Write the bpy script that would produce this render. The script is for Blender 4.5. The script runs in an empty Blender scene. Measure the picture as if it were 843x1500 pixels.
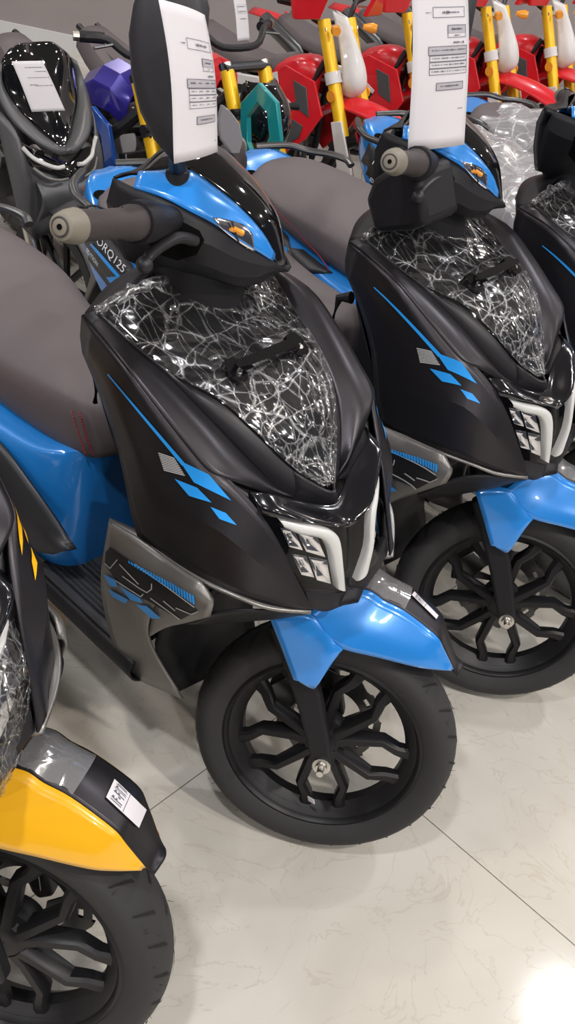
import bpy, bmesh, math, random
from mathutils import Matrix, Vector
from mathutils.bvhtree import BVHTree
R = math.radians
sc = bpy.context.scene
col = sc.collection
rng = random.Random(7)

# ------------------------------------------------------------------ camera
W0, H0 = 843, 1500
F, YAW, PITCH, ROLL = 1368.73, 2.236715, 0.665806, 0.178047
CAM = Vector((0.552425, -0.916615, 1.547706))
_f = Vector((math.cos(YAW)*math.cos(PITCH), math.sin(YAW)*math.cos(PITCH), -math.sin(PITCH)))
_r = Vector((math.sin(YAW), -math.cos(YAW), 0)); _u = _r.cross(_f)
_r2 = _r*math.cos(ROLL)+_u*math.sin(ROLL); _u2 = -_r*math.sin(ROLL)+_u*math.cos(ROLL)
cd = bpy.data.cameras.new('camera'); cam = bpy.data.objects.new('camera', cd); col.objects.link(cam)
cam.matrix_world = Matrix(((_r2.x, _u2.x, -_f.x, CAM.x), (_r2.y, _u2.y, -_f.y, CAM.y), (_r2.z, _u2.z, -_f.z, CAM.z), (0, 0, 0, 1)))
cd.sensor_fit = 'HORIZONTAL'; cd.sensor_width = 36; cd.lens = F*36/W0; cd.clip_start = 0.02
sc.camera = cam

# ------------------------------------------------------------------ frames
LEAN = Matrix.Rotation(0.0544, 4, 'X')
STEP = Matrix.Translation((0.004217, 0.564131, 0)) @ Matrix.Rotation(0.026291, 4, 'Z')
EPS = R(26.5)
A0 = Vector((-.041, 0, .2325)); AX = Vector((-math.sin(EPS), 0, math.cos(EPS)))
def steer(a): return Matrix.Translation(A0) @ Matrix.Rotation(a, 4, AX) @ Matrix.Translation(-A0)
ST1, ST2 = 0.61818, 0.58489
def root_matrix(k):
    m = Matrix.Identity(4)
    for i in range(abs(k)): m = m @ (STEP if k > 0 else STEP.inverted())
    return m @ LEAN
MB = root_matrix(0); MS = MB @ steer(ST1)
MB1 = root_matrix(1); MB2 = root_matrix(2)
def cast(px, py, ax, v, M):
    d = _f + _r2*((px-421.5)/F) - _u2*((py-750)/F)
    Mi = M.inverted(); o = Mi @ CAM; dd = Mi.to_3x3() @ d
    t = (v-o[ax])/dd[ax]
    return o + dd*t
def P(px, py, y, M=None): return cast(px, py, 1, y, M or MB)
def PZ(px, py, z, M=None): return cast(px, py, 2, z, M or MB)
def S(px, py, y): return cast(px, py, 1, y, MS)
def G(px, py, z): return cast(px, py, 2, z, Matrix.Identity(4))
def lray(px, py, M):
    d = _f + _r2*((px-421.5)/F) - _u2*((py-750)/F)
    Mi = M.inverted(); return Mi @ CAM, (Mi.to_3x3() @ d).normalized()
def mir(p): return Vector((p[0], -p[1], p[2]))

# ------------------------------------------------------------------ materials
MATS = {}
def mat(name, rgb, rough=.5, metal=0, coat=0, spec=.5, bump=None, trans=0, emis=None, noise=None, alpha=1, sheen=0):
    m = bpy.data.materials.new(name); m.use_nodes = True; nt = m.node_tree
    b = nt.nodes['Principled BSDF']; I = b.inputs
    I['Base Color'].default_value = (*rgb, 1); I['Roughness'].default_value = rough; I['Metallic'].default_value = metal
    I['Coat Weight'].default_value = coat; I['Coat Roughness'].default_value = .04; I['Specular IOR Level'].default_value = spec
    I['Transmission Weight'].default_value = trans; I['Alpha'].default_value = alpha
    tc = nt.nodes.new('ShaderNodeTexCoord')
    if noise:   # (scale, amount): colour varies a little
        n = nt.nodes.new('ShaderNodeTexNoise'); n.inputs['Scale'].default_value = noise[0]; n.inputs['Detail'].default_value = 4
        nt.links.new(tc.outputs['Object'], n.inputs['Vector'])
        mr = nt.nodes.new('ShaderNodeMapRange'); mr.inputs['To Min'].default_value = 1-noise[1]; mr.inputs['To Max'].default_value = 1+noise[1]
        nt.links.new(n.outputs['Fac'], mr.inputs['Value'])
        hs = nt.nodes.new('ShaderNodeHueSaturation'); hs.inputs['Color'].default_value = (*rgb, 1)
        nt.links.new(mr.outputs['Result'], hs.inputs['Value']); nt.links.new(hs.outputs['Color'], I['Base Color'])
    if bump:    # (scale, strength)
        n = nt.nodes.new('ShaderNodeTexNoise'); n.inputs['Scale'].default_value = bump[0]; n.inputs['Detail'].default_value = 3
        nt.links.new(tc.outputs['Object'], n.inputs['Vector'])
        bp = nt.nodes.new('ShaderNodeBump'); bp.inputs['Strength'].default_value = bump[1]; bp.inputs['Distance'].default_value = .002
        nt.links.new(n.outputs['Fac'], bp.inputs['Height']); nt.links.new(bp.outputs['Normal'], I['Normal'])
    if emis:
        I['Emission Color'].default_value = (*rgb, 1); I['Emission Strength'].default_value = emis
    MATS[name] = m; return m
mat('matte_black', (.040, .037, .042), .36, .72, bump=(900, .05))
mat('frame_black', (.016, .015, .018), .45, .1)
mat('plastic_black', (.010, .0095, .012), .5, spec=.32, bump=(400, .12))
mat('gloss_black', (.004, .004, .005), .06, 0, 1)
mat('blue_paint', (.020, .235, .700), .25, .1, 1)
mat('yellow_paint', (.85, .43, .008), .28, 0, 1)
mat('cowl_grey', (.23, .22, .21), .36, .6, bump=(900, .05))
mat('seat_vinyl', (.120, .099, .103), .55, bump=(500, .2))
mat('rubber', (.024, .023, .024), .72, bump=(120, .15))
mat('groove_shade', (.006, .006, .006), .9)
mat('rim_black', (.011, .0105, .012), .42, .2, spec=.4)
mat('recess_black', (.002, .002, .002), .9, spec=.1)  # near-black for housings; also the shade painted for the lever and grab recesses
mat('grip_rubber', (.045, .036, .036), .62, bump=(700, .25))
mat('barend', (.20, .18, .145), .5)
mat('steel', (.62, .60, .56), .25, 1)
mat('dark_steel', (.12, .12, .12), .35, .9)
mat('chrome', (.85, .85, .87), .08, 1)
mat('stitch_red', (.26, .02, .035), .7)
mat('decal_blue', (.025, .33, .88), .35)
mat('decal_yellow', (.95, .48, .01), .35)
mat('decal_white', (.8, .8, .82), .4)
mat('decal_red', (.7, .03, .04), .4)
mat('decal_dark', (.008, .008, .010), .5)
mat('decal_line', (.5, .5, .5), .4)
mat('brow_black', (.006, .006, .008), .16, 0, .5)
mat('skirt_dark', (.045, .045, .05), .42, .3)
mat('drl_white', (.60, .60, .585), .3, 0, .3)
mat('lamp_amber', (.9, .35, .03), .2, 0, .5)
mat('paper', (.66, .635, .66), .8, bump=(30, .1))
mat('ink', (.10, .10, .13), .7)
mat('ink_shade', (.42, .40, .43), .7)
mat('floor_mat', (.035, .036, .042), .65, bump=(260, .5))
mat('red_plastic', (.70, .012, .022), .3, 0, .5)
mat('white_plastic', (.72, .70, .69), .35, 0, .3)
mat('fork_yellow', (.95, .56, .015), .3, .2)
mat('purple_paint', (.035, .025, .30), .22, .2, 1)
mat('deep_blue', (.02, .09, .42), .25, .2, 1)
mat('teal_paint', (.01, .27, .29), .28, .1, .8)
mat('grey_panel', (.10, .10, .105), .4, .3)
mat('engine_metal', (.16, .15, .145), .45, .7, bump=(90, .3))
mat('mirror_shell', (.018, .017, .022), .5)
mat('fume_lens', (.22, .21, .22), .12, 0, .5)
mat('tag_yellow', (.62, .68, .03), .5)

def glass_like(name, tint, base_mix=.8, rough=.03, wrinkle=None, white=0.0, edge=.9, blend=.35):
    """clear sheet: transparent body with a glossy surface; wrinkle=(scale,strength)"""
    m = bpy.data.materials.new(name); m.use_nodes = True; nt = m.node_tree; nt.nodes.clear()
    out = nt.nodes.new('ShaderNodeOutputMaterial'); tr = nt.nodes.new('ShaderNodeBsdfTransparent'); tr.inputs[0].default_value = (*tint, 1)
    gl = nt.nodes.new('ShaderNodeBsdfGlossy'); gl.inputs['Roughness'].default_value = rough; gl.inputs[0].default_value = (1, 1, 1, 1)
    mx = nt.nodes.new('ShaderNodeMixShader')
    fr = nt.nodes.new('ShaderNodeLayerWeight'); fr.inputs['Blend'].default_value = blend
    mr = nt.nodes.new('ShaderNodeMapRange'); mr.inputs['To Min'].default_value = 1-base_mix; mr.inputs['To Max'].default_value = edge
    nt.links.new(fr.outputs['Fresnel'], mr.inputs['Value'])
    body = tr.outputs[0]
    if white:
        df = nt.nodes.new('ShaderNodeBsdfDiffuse'); df.inputs[0].default_value = (.75, .74, .76, 1)
        m2 = nt.nodes.new('ShaderNodeMixShader'); m2.inputs[0].default_value = white
        nt.links.new(body, m2.inputs[1]); nt.links.new(df.outputs[0], m2.inputs[2]); body = m2.outputs[0]
    nt.links.new(mr.outputs[0], mx.inputs[0]); nt.links.new(body, mx.inputs[1]); nt.links.new(gl.outputs[0], mx.inputs[2])
    nt.links.new(mx.outputs[0], out.inputs[0])
    if wrinkle:
        tc = nt.nodes.new('ShaderNodeTexCoord')
        ns = nt.nodes.new('ShaderNodeTexNoise'); ns.inputs['Scale'].default_value = wrinkle[0]*.25; ns.inputs['Detail'].default_value = 3
        ad = nt.nodes.new('ShaderNodeVectorMath'); ad.operation = 'MULTIPLY_ADD'; ad.inputs[1].default_value = (.07,)*3
        nt.links.new(tc.outputs['Object'], ns.inputs['Vector']); nt.links.new(ns.outputs['Color'], ad.inputs[0]); nt.links.new(tc.outputs['Object'], ad.inputs[2])
        acc = None
        for (rz_, ry_, sx_, sy_, k_) in ((.5, .3, .45, 1.7, 1.0), (-.7, -.2, .5, 1.5, 1.3), (.1, .6, 1.5, .5, .8)):
            mp = nt.nodes.new('ShaderNodeMapping'); mp.inputs['Rotation'].default_value = (0, ry_, rz_); mp.inputs['Scale'].default_value = (sx_, sy_, 1)
            nt.links.new(ad.outputs[0], mp.inputs[0])
            v1 = nt.nodes.new('ShaderNodeTexVoronoi'); v1.feature = 'DISTANCE_TO_EDGE'; v1.inputs['Scale'].default_value = wrinkle[0]*k_
            nt.links.new(mp.outputs[0], v1.inputs['Vector'])
            c1 = nt.nodes.new('ShaderNodeMapRange'); c1.interpolation_type = 'SMOOTHSTEP'; c1.inputs['From Max'].default_value = .032; c1.inputs['To Min'].default_value = 1; c1.inputs['To Max'].default_value = 0
            nt.links.new(v1.outputs['Distance'], c1.inputs['Value'])
            if acc is None: acc = c1
            else:
                a2 = nt.nodes.new('ShaderNodeMath'); a2.operation = 'ADD'; nt.links.new(acc.outputs[0], a2.inputs[0]); nt.links.new(c1.outputs[0], a2.inputs[1]); acc = a2
        a2 = acc
        if len(wrinkle) > 2:
            dfc = nt.nodes.new('ShaderNodeBsdfGlossy'); dfc.inputs['Roughness'].default_value = .45; dfc.inputs[0].default_value = (.9, .9, .92, 1)
            mc = nt.nodes.new('ShaderNodeMath'); mc.operation = 'MULTIPLY'; mc.use_clamp = True; mc.inputs[1].default_value = wrinkle[2]
            nt.links.new(a2.outputs[0], mc.inputs[0]); m3 = nt.nodes.new('ShaderNodeMixShader')
            nt.links.new(mc.outputs[0], m3.inputs[0]); nt.links.new(mx.outputs[0], m3.inputs[1]); nt.links.new(dfc.outputs[0], m3.inputs[2])
            nt.links.new(m3.outputs[0], out.inputs[0])
        bp = nt.nodes.new('ShaderNodeBump'); bp.inputs['Strength'].default_value = wrinkle[1]; bp.inputs['Distance'].default_value = .004
        nt.links.new(a2.outputs[0], bp.inputs['Height']); nt.links.new(bp.outputs['Normal'], gl.inputs['Normal'])
    MATS[name] = m; return m
glass_like('lens_clear', (.96, .96, .97), .965, .03, edge=.4, blend=.12)
glass_like('crinkled_film', (.93, .93, .94), .90, .11, (22, .8, .20), .015)
glass_like('smooth_film', (.93, .93, .95), .84, .12, (9, .15), .22)
glass_like('dust_sheet', (.85, .85, .87), .86, .22, (10, .8, .25), .38)

# ------------------------------------------------------------------ mesh helpers
def tag(o, label=None, cat=None, group=None, kind=None):
    if label: o['label'] = label
    if cat: o['category'] = cat
    if group: o['group'] = group
    if kind: o['kind'] = kind
    return o
def empty(name, M=None):
    o = bpy.data.objects.new(name, None); o.empty_display_size = .1; col.objects.link(o)
    if M is not None: o.matrix_world = M
    return o
def sharpen(bm, ang=.55):
    for f in bm.faces: f.smooth = True
    for e in bm.edges:
        if len(e.link_faces) == 2 and e.calc_face_angle(0) > ang: e.smooth = False
def obj(name, bm, material, parent=None, solid=0, bevel=0, sub=0, ang=.55, M=None, fixn=True):
    if fixn: bmesh.ops.recalc_face_normals(bm, faces=bm.faces)
    sharpen(bm, ang)
    me = bpy.data.meshes.new(name); bm.to_mesh(me); bm.free()
    mats = material if isinstance(material, (list, tuple)) else [material]
    for m in mats: me.materials.append(MATS[m])
    o = bpy.data.objects.new(name, me); col.objects.link(o)
    if parent is not None: o.parent = parent
    if M is not None: o.matrix_basis = M
    if solid:
        s = o.modifiers.new('solid', 'SOLIDIFY'); s.thickness = abs(solid); s.offset = -1 if solid > 0 else 0
    if sub:
        s = o.modifiers.new('sub', 'SUBSURF'); s.levels = s.render_levels = sub
    if bevel:
        b = o.modifiers.new('bev', 'BEVEL'); b.width = bevel; b.segments = 2; b.limit_method = 'ANGLE'; b.angle_limit = R(40)
    return o
def cr(p0, p1, p2, p3, t):
    return .5*((2*p1)+(p2-p0)*t+(2*p0-5*p1+4*p2-p3)*t*t+(3*p1-p0-3*p2+p3)*t*t*t)
def interp(pts, n, smooth=True, closed=False):
    pts = [Vector(p) for p in pts]; out = []; L = len(pts)
    segs = L if closed else L-1
    for i in range(segs):
        a = pts[(i-1) % L] if (closed or i > 0) else pts[0]*2-pts[1]
        b = pts[i]; c = pts[(i+1) % L]
        d = pts[(i+2) % L] if (closed or i+2 < L) else pts[-1]*2-pts[-2]
        for k in range(n):
            t = k/n
            out.append(cr(a, b, c, d, t) if smooth else b.lerp(c, t))
    if not closed: out.append(pts[-1].copy())
    return out
def add_surf(bm, grid, nu=4, nv=4, su=True, sv=True, cu=False, cv=False, mirror=False, disp=None):
    """grid[i][j]: i runs along u. Returns rows of BMVerts"""
    rows = [interp(r, nv, sv, cv) for r in grid]
    cols = list(zip(*rows))
    dense = list(zip(*[interp(c, nu, su, cu) for c in cols]))
    V = []
    for i, r in enumerate(dense):
        V.append([])
        for j, p in enumerate(r):
            q = Vector(p)
            if disp: q = disp(q, i/max(1, len(dense)-1), j/max(1, len(r)-1))
            if mirror: q.y = -q.y
            V[-1].append(bm.verts.new(q))
    ni, nj = len(V), len(V[0])
    for i in range(ni if cu else ni-1):
        for j in range(nj if cv else nj-1):
            a, b, c, d = V[i][j], V[i][(j+1) % nj], V[(i+1) % ni][(j+1) % nj], V[(i+1) % ni][j]
            try: bm.faces.new((a, d, c, b) if mirror else (a, b, c, d))
            except ValueError: pass
    return V
def surf(*a, **k):
    bm = bmesh.new(); add_surf(bm, *a, **k); bmesh.ops.remove_doubles(bm, verts=bm.verts, dist=1e-5); return bm
def add_ring_tube(bm, pts, rad, seg=12, cap=True, squash=None, up=None):
    pts = [Vector(p) for p in pts]; n = len(pts)
    if not hasattr(rad, '__len__'): rad = [rad]*n
    rings = []; up0 = Vector(up) if up else None
    for i, p in enumerate(pts):
        t = (pts[min(i+1, n-1)]-pts[max(i-1, 0)]).normalized()
        ref = up0 or (Vector((0, 0, 1)) if abs(t.z) < .9 else Vector((1, 0, 0)))
        a = t.cross(ref).normalized(); b = a.cross(t).normalized()
        sq = squash or 1
        rings.append([bm.verts.new(p+a*math.cos(2*math.pi*k/seg)*rad[i]+b*math.sin(2*math.pi*k/seg)*rad[i]*sq) for k in range(seg)])
    for i in range(n-1):
        for k in range(seg):
            bm.faces.new((rings[i][k], rings[i][(k+1) % seg], rings[i+1][(k+1) % seg], rings[i+1][k]))
    if cap: bm.faces.new(rings[0][::-1]); bm.faces.new(rings[-1])
def tube(pts, rad, seg=12, smooth=0, **k):
    bm = bmesh.new()
    if smooth: 
        if hasattr(rad, '__len__'):
            rad = [v.x for v in interp([(r_, 0, 0) for r_ in rad], smooth, False)]
        pts = interp(pts, smooth)
    add_ring_tube(bm, pts, rad, seg, **k); return bm
def add_box(bm, c, s, rot=None):
    r = bmesh.ops.create_cube(bm, size=1)
    M = Matrix.Translation(c) @ (rot or Matrix.Identity(4)) @ Matrix.Diagonal((*s, 1))
    bmesh.ops.transform(bm, matrix=M, verts=r['verts']); return r['verts']
def box(c, s, rot=None): bm = bmesh.new(); add_box(bm, c, s, rot); return bm
def add_prism(bm, pts, vec):
    """polygon pts extruded by vec"""
    a = [bm.verts.new(p) for p in pts]; b = [bm.verts.new(Vector(p)+Vector(vec)) for p in pts]; n = len(a)
    bm.faces.new(a); bm.faces.new(b[::-1])
    for i in range(n): bm.faces.new((a[i], a[(i+1) % n], b[(i+1) % n], b[i]))
def prism(pts, vec): bm = bmesh.new(); add_prism(bm, pts, vec); return bm
def add_lathe(bm, prof, axis='Y', c=(0, 0, 0), seg=48, ang=2*math.pi, closed=False):
    """prof: list of (radius, along)"""
    c = Vector(c); full = abs(ang-2*math.pi) < 1e-6; n = seg if full else seg+1
    rings = []
    for k in range(n):
        t = ang*k/seg; rings.append([])
        for (r_, h) in prof:
            if axis == 'Y': p = Vector((r_*math.cos(t), h, r_*math.sin(t)))
            elif axis == 'Z': p = Vector((r_*math.cos(t), r_*math.sin(t), h))
            else: p = Vector((h, r_*math.cos(t), r_*math.sin(t)))
            rings[-1].append(bm.verts.new(c+p))
    m = len(prof)
    for k in range(seg if full else seg):
        A, B = rings[k], rings[(k+1) % n]
        for j in range(m if closed else m-1):
            bm.faces.new((A[j], A[(j+1) % m], B[(j+1) % m], B[j]))
    bmesh.ops.remove_doubles(bm, verts=bm.verts, dist=1e-6)
def lathe(*a, **k): bm = bmesh.new(); add_lathe(bm, *a, **k); return bm
def bvh_of(o):
    dg = bpy.context.evaluated_depsgraph_get(); bm = bmesh.new(); bm.from_object(o, dg)
    t = BVHTree.FromBMesh(bm); bm.free(); return t
def drape(polys, tree, M, off=.0012, cuts=2, mirror=False, bm=None):
    """pixel-traced marks laid on a part's own surface"""
    bm = bm or bmesh.new()
    for poly in polys:
        b2 = bmesh.new()
        vs = [b2.verts.new((x, y, 0)) for x, y in poly]; b2.faces.new(vs)
        bmesh.ops.triangulate(b2, faces=b2.faces)
        bmesh.ops.subdivide_edges(b2, edges=b2.edges, cuts=cuts, use_grid_fill=True)
        mp = {}
        ok = True
        for v in b2.verts:
            o, d = lray(v.co.x, v.co.y, M); h = tree.ray_cast(o, d)
            if h[0] is None: mp[v] = None; continue
            n = h[1]
            if n.dot(d) > 0: n = -n
            q = h[0]+n*off
            if mirror: q.y = -q.y
            mp[v] = bm.verts.new(q)
        for f in b2.faces:
            w = [mp[v] for v in f.verts]
            if None in w: continue
            try: bm.faces.new(w[::-1] if mirror else w)
            except ValueError: pass
        b2.free()
    return bm
def line_poly(a, b, w0, w1=None):
    w1 = w0 if w1 is None else w1
    a = Vector((*a, 0)); b = Vector((*b, 0)); n = (b-a).normalized(); n = Vector((-n.y, n.x, 0))
    return [tuple((a+n*w0/2).xy), tuple((b+n*w1/2).xy), tuple((b-n*w1/2).xy), tuple((a-n*w0/2).xy)]
def path_polys(pts, w):
    return [line_poly(pts[i], pts[i+1], w) for i in range(len(pts)-1)]
def text_bm(s, size, M, thick=0):
    cu = bpy.data.curves.new('t', 'FONT'); cu.body = s; cu.size = size; cu.align_x = 'CENTER'; cu.align_y = 'CENTER'; cu.resolution_u = 2
    o = bpy.data.objects.new('t', cu); col.objects.link(o)
    dg = bpy.context.evaluated_depsgraph_get(); me = o.evaluated_get(dg).to_mesh()
    bm = bmesh.new(); bm.from_mesh(me); o.evaluated_get(dg).to_mesh_clear()
    bmesh.ops.transform(bm, matrix=M, verts=bm.verts)
    bpy.data.objects.remove(o); bpy.data.curves.remove(cu); return bm
def frame_from(o, ex, ey):
    """matrix with origin o, x along ex, y towards ey"""
    ex = Vector(ex).normalized(); ey = Vector(ey); ez = ex.cross(ey).normalized(); ey = ez.cross(ex)
    return Matrix(((ex.x, ey.x, ez.x, o[0]), (ex.y, ey.y, ez.y, o[1]), (ex.z, ey.z, ez.z, o[2]), (0, 0, 0, 1)))
# ------------------------------------------------------------------ the scooter (built once in its own frame, then copied)
STEER_PARTS = set()
def body(name, bm, m, root, **k): return obj(name, bm, m, root, **k)
def front(name, bm, m, root, **k):
    o = obj(name, bm, m, root, M=steer(ST1), **k); STEER_PARTS.add(o.name); o['_s'] = 1; return o
def both(fn):  # right then left
    return [fn(False), fn(True)]

def rotY(p, a, c):
    x, z = p[0]-c[0], p[2]-c[2]; return Vector((c[0]+x*math.cos(a)-z*math.sin(a), p[1], c[2]+x*math.sin(a)+z*math.cos(a)))

def wheel_parts(front_w, c, rad, wid, root, fn):
    """tyre, rim with forked spokes, hub"""
    w = wid/2
    prof = [(rad-.062, -w*.62), (rad-.052, -w*.82), (rad-.030, -w*1.0), (rad-.014, -w*.86), (rad-.004, -w*.45), (rad, 0),
            (rad-.004, w*.45), (rad-.014, w*.86), (rad-.030, w*1.0), (rad-.052, w*.82), (rad-.062, w*.62)]
    pr = [(v.x, v.y) for v in interp([(a, b, 0) for a, b in prof], 3)]
    bm = bmesh.new(); add_lathe(bm, pr, c=c, seg=72)
    grooves = []
    # tread grooves: no cuts, their shade painted as thin dark strips on the shoulder
    for i in range(26):
        for s in (-1, 1):
            a = 2*math.pi*(i+(0 if s > 0 else .5))/26
            for (r0, y0, r1, y1, da) in ((rad-.0015, .22, rad-.012, .80, .10),):
                p = []
                for t in (0, .33, .66, 1):
                    rr = r0+(r1-r0)*t**1.6+.0022; yy = s*w*(y0+(y1-y0)*t); aa = a+da*t
                    p.append(Vector((c[0]+rr*math.cos(aa), c[1]+yy, c[2]+rr*math.sin(aa))))
                for j in range(3):
                    q0, q1 = p[j], p[j+1]; t_ = Vector((-math.sin(a), 0, math.cos(a)))*(.0032-.0007*j)
                    grooves.append([q0-t_, q0+t_, q1+t_*.8, q1-t_*.8])
    # moulding hairs of a new tyre
    for i in range(46):
        a = rng.uniform(0, 2*math.pi); y = rng.choice((-1, 1))*w*rng.uniform(.35, .85); rr = rad-.004-abs(y/w)**3*.012
        p0 = Vector((c[0]+rr*math.cos(a), c[1]+y, c[2]+rr*math.sin(a))); d = Vector((math.cos(a)+rng.uniform(-.5, .5), rng.uniform(-.4, .4), math.sin(a)+rng.uniform(-.5, .5))).normalized()
        if (p0+d*.010).z > .012: add_ring_tube(bm, [p0, p0+d*.009], [.0005, .0003], 4)
    for q in grooves:
        f_ = bm.faces.new([bm.verts.new(v) for v in q]); f_.material_index = 1
    fn('tyre', bm, ['rubber', 'groove_shade'], root, ang=1.0, fixn=False)
    ri = rad-.060
    rim = bmesh.new()
    add_lathe(rim, [(ri-.004, -w*.66), (ri+.004, -w*.72), (ri+.006, -w*.74), (ri-.001, -w*.80), (ri-.005, -w*.72), (ri-.008, -w*.55), (ri-.016, -w*.46), (ri-.020, -w*.2), (ri-.022, w*.2), (ri-.016, w*.46), (ri-.006, w*.56), (ri+.006, w*.66), (ri+.004, w*.72), (ri-.004, w*.66),
                    (ri-.014, w*.5), (ri-.028, w*.2), (ri-.028, -w*.2), (ri-.014, -w*.5)], c=c, seg=72, closed=True)
    add_lathe(rim, [(0.001, -w*.62), (.022, -w*.66), (.030, -w*.60), (.033, -w*.40), (.044, -w*.36), (.046, -w*.1), (.040, w*.4), (.02, w*.5), (.001, w*.5)], c=c, seg=36)
    R_ = ri-.020
    for i in range(5):
        base = R(284+72*i)
        for s in (-1, 1):
            path = [(.026, s*.42), (.050, s*.42), (R_*.70, s*.375), (R_*.86, s*.235), (R_*1.01, s*.20)]
            pts = [Vector((c[0]+r_*math.cos(base+a), c[1]-w*.34+.006*(k/4), c[2]+r_*math.sin(base+a))) for k, (r_, a) in enumerate(path)]
            wd = [.0115, .0100, .0090, .0098, .0130]
            rings = []
            for k, p in enumerate(pts):
                t = (pts[min(k+1, 4)]-pts[max(k-1, 0)]).normalized(); n = Vector((0, 1, 0)).cross(t).normalized()
                ww = wd[k]; dp = .016-.002*k
                rings.append([rim.verts.new(p+n*ww*.55+Vector((0, -dp, 0))), rim.verts.new(p+n*ww+Vector((0, -dp*.5, 0))), rim.verts.new(p+n*ww+Vector((0, dp, 0))),
                              rim.verts.new(p-n*ww+Vector((0, dp, 0))), rim.verts.new(p-n*ww+Vector((0, -dp*.5, 0))), rim.verts.new(p-n*ww*.55+Vector((0, -dp, 0)))])
            for k in range(4):
                for j in range(6): rim.faces.new((rings[k][j], rings[k][(j+1) % 6], rings[k+1][(j+1) % 6], rings[k+1][j]))
            rim.faces.new(rings[0][::-1]); rim.faces.new(rings[4])
    fn('alloy_rim', rim, 'rim_black', root, ang=.6)
    if front_w:
        # petal disc with slots on the left face
        d = bmesh.new(); n = 60; y0 = c[1]+w*.92; out, inn = [], []
        o1, o2, i1, i2 = [], [], [], []
        for k in range(n):
            a = 2*math.pi*k/n; ro = .098+.005*math.cos(a*10); rin = .062
            for lst, rr, yy in ((o1, ro, y0), (o2, ro, y0+.004), (i1, rin, y0), (i2, rin, y0+.004)):
                lst.append(d.verts.new((c[0]+rr*math.cos(a), yy, c[2]+rr*math.sin(a))))
        for k in range(n):
            j = (k+1) % n
            if k % 6 in (0, 1): continue
            for q in ((o1[k], o1[j], i1[j], i1[k]), (o2[j], o2[k], i2[k], i2[j]), (o1[j], o1[k], o2[k], o2[j]), (i1[k], i1[j], i2[j], i2[k])): d.faces.new(q)
        for k in range(n):
            j = (k+1) % n
            if k % 6 in (0, 1):
                for ra, rb in ((1.0, .86), (.78, .635)):
                    q = [Vector((c[0]+r_*math.cos(2*math.pi*kk/n), y0, c[2]+r_*math.sin(2*math.pi*kk/n))) for r_, kk in ((.098*ra, k), (.098*ra, k+1), (.098*rb, k+1), (.098*rb, k))]
                    add_prism(d, q, (0, .004, 0))
        for k in range(5):
            a = 2*math.pi*k/5
            add_prism(d, [Vector((c[0]+r_*math.cos(a+b), y0, c[2]+r_*math.sin(a+b))) for r_, b in ((.028, -.25), (.028, .25), (.068, .55), (.068, .25))], (0, .003, 0))
        fn('brake_disc', d, 'dark_steel', root)
        cal = bmesh.new()
        add_prism(cal, [Vector((c[0]+r_*math.cos(a), y0-.016, c[2]+r_*math.sin(a))) for r_, a in ((.07, R(132)), (.115, R(138)), (.125, R(160)), (.112, R(182)), (.07, R(178)))], (0, .045, 0))
        fn('brake_caliper', cal, 'dark_steel', root, bevel=.004)

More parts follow.
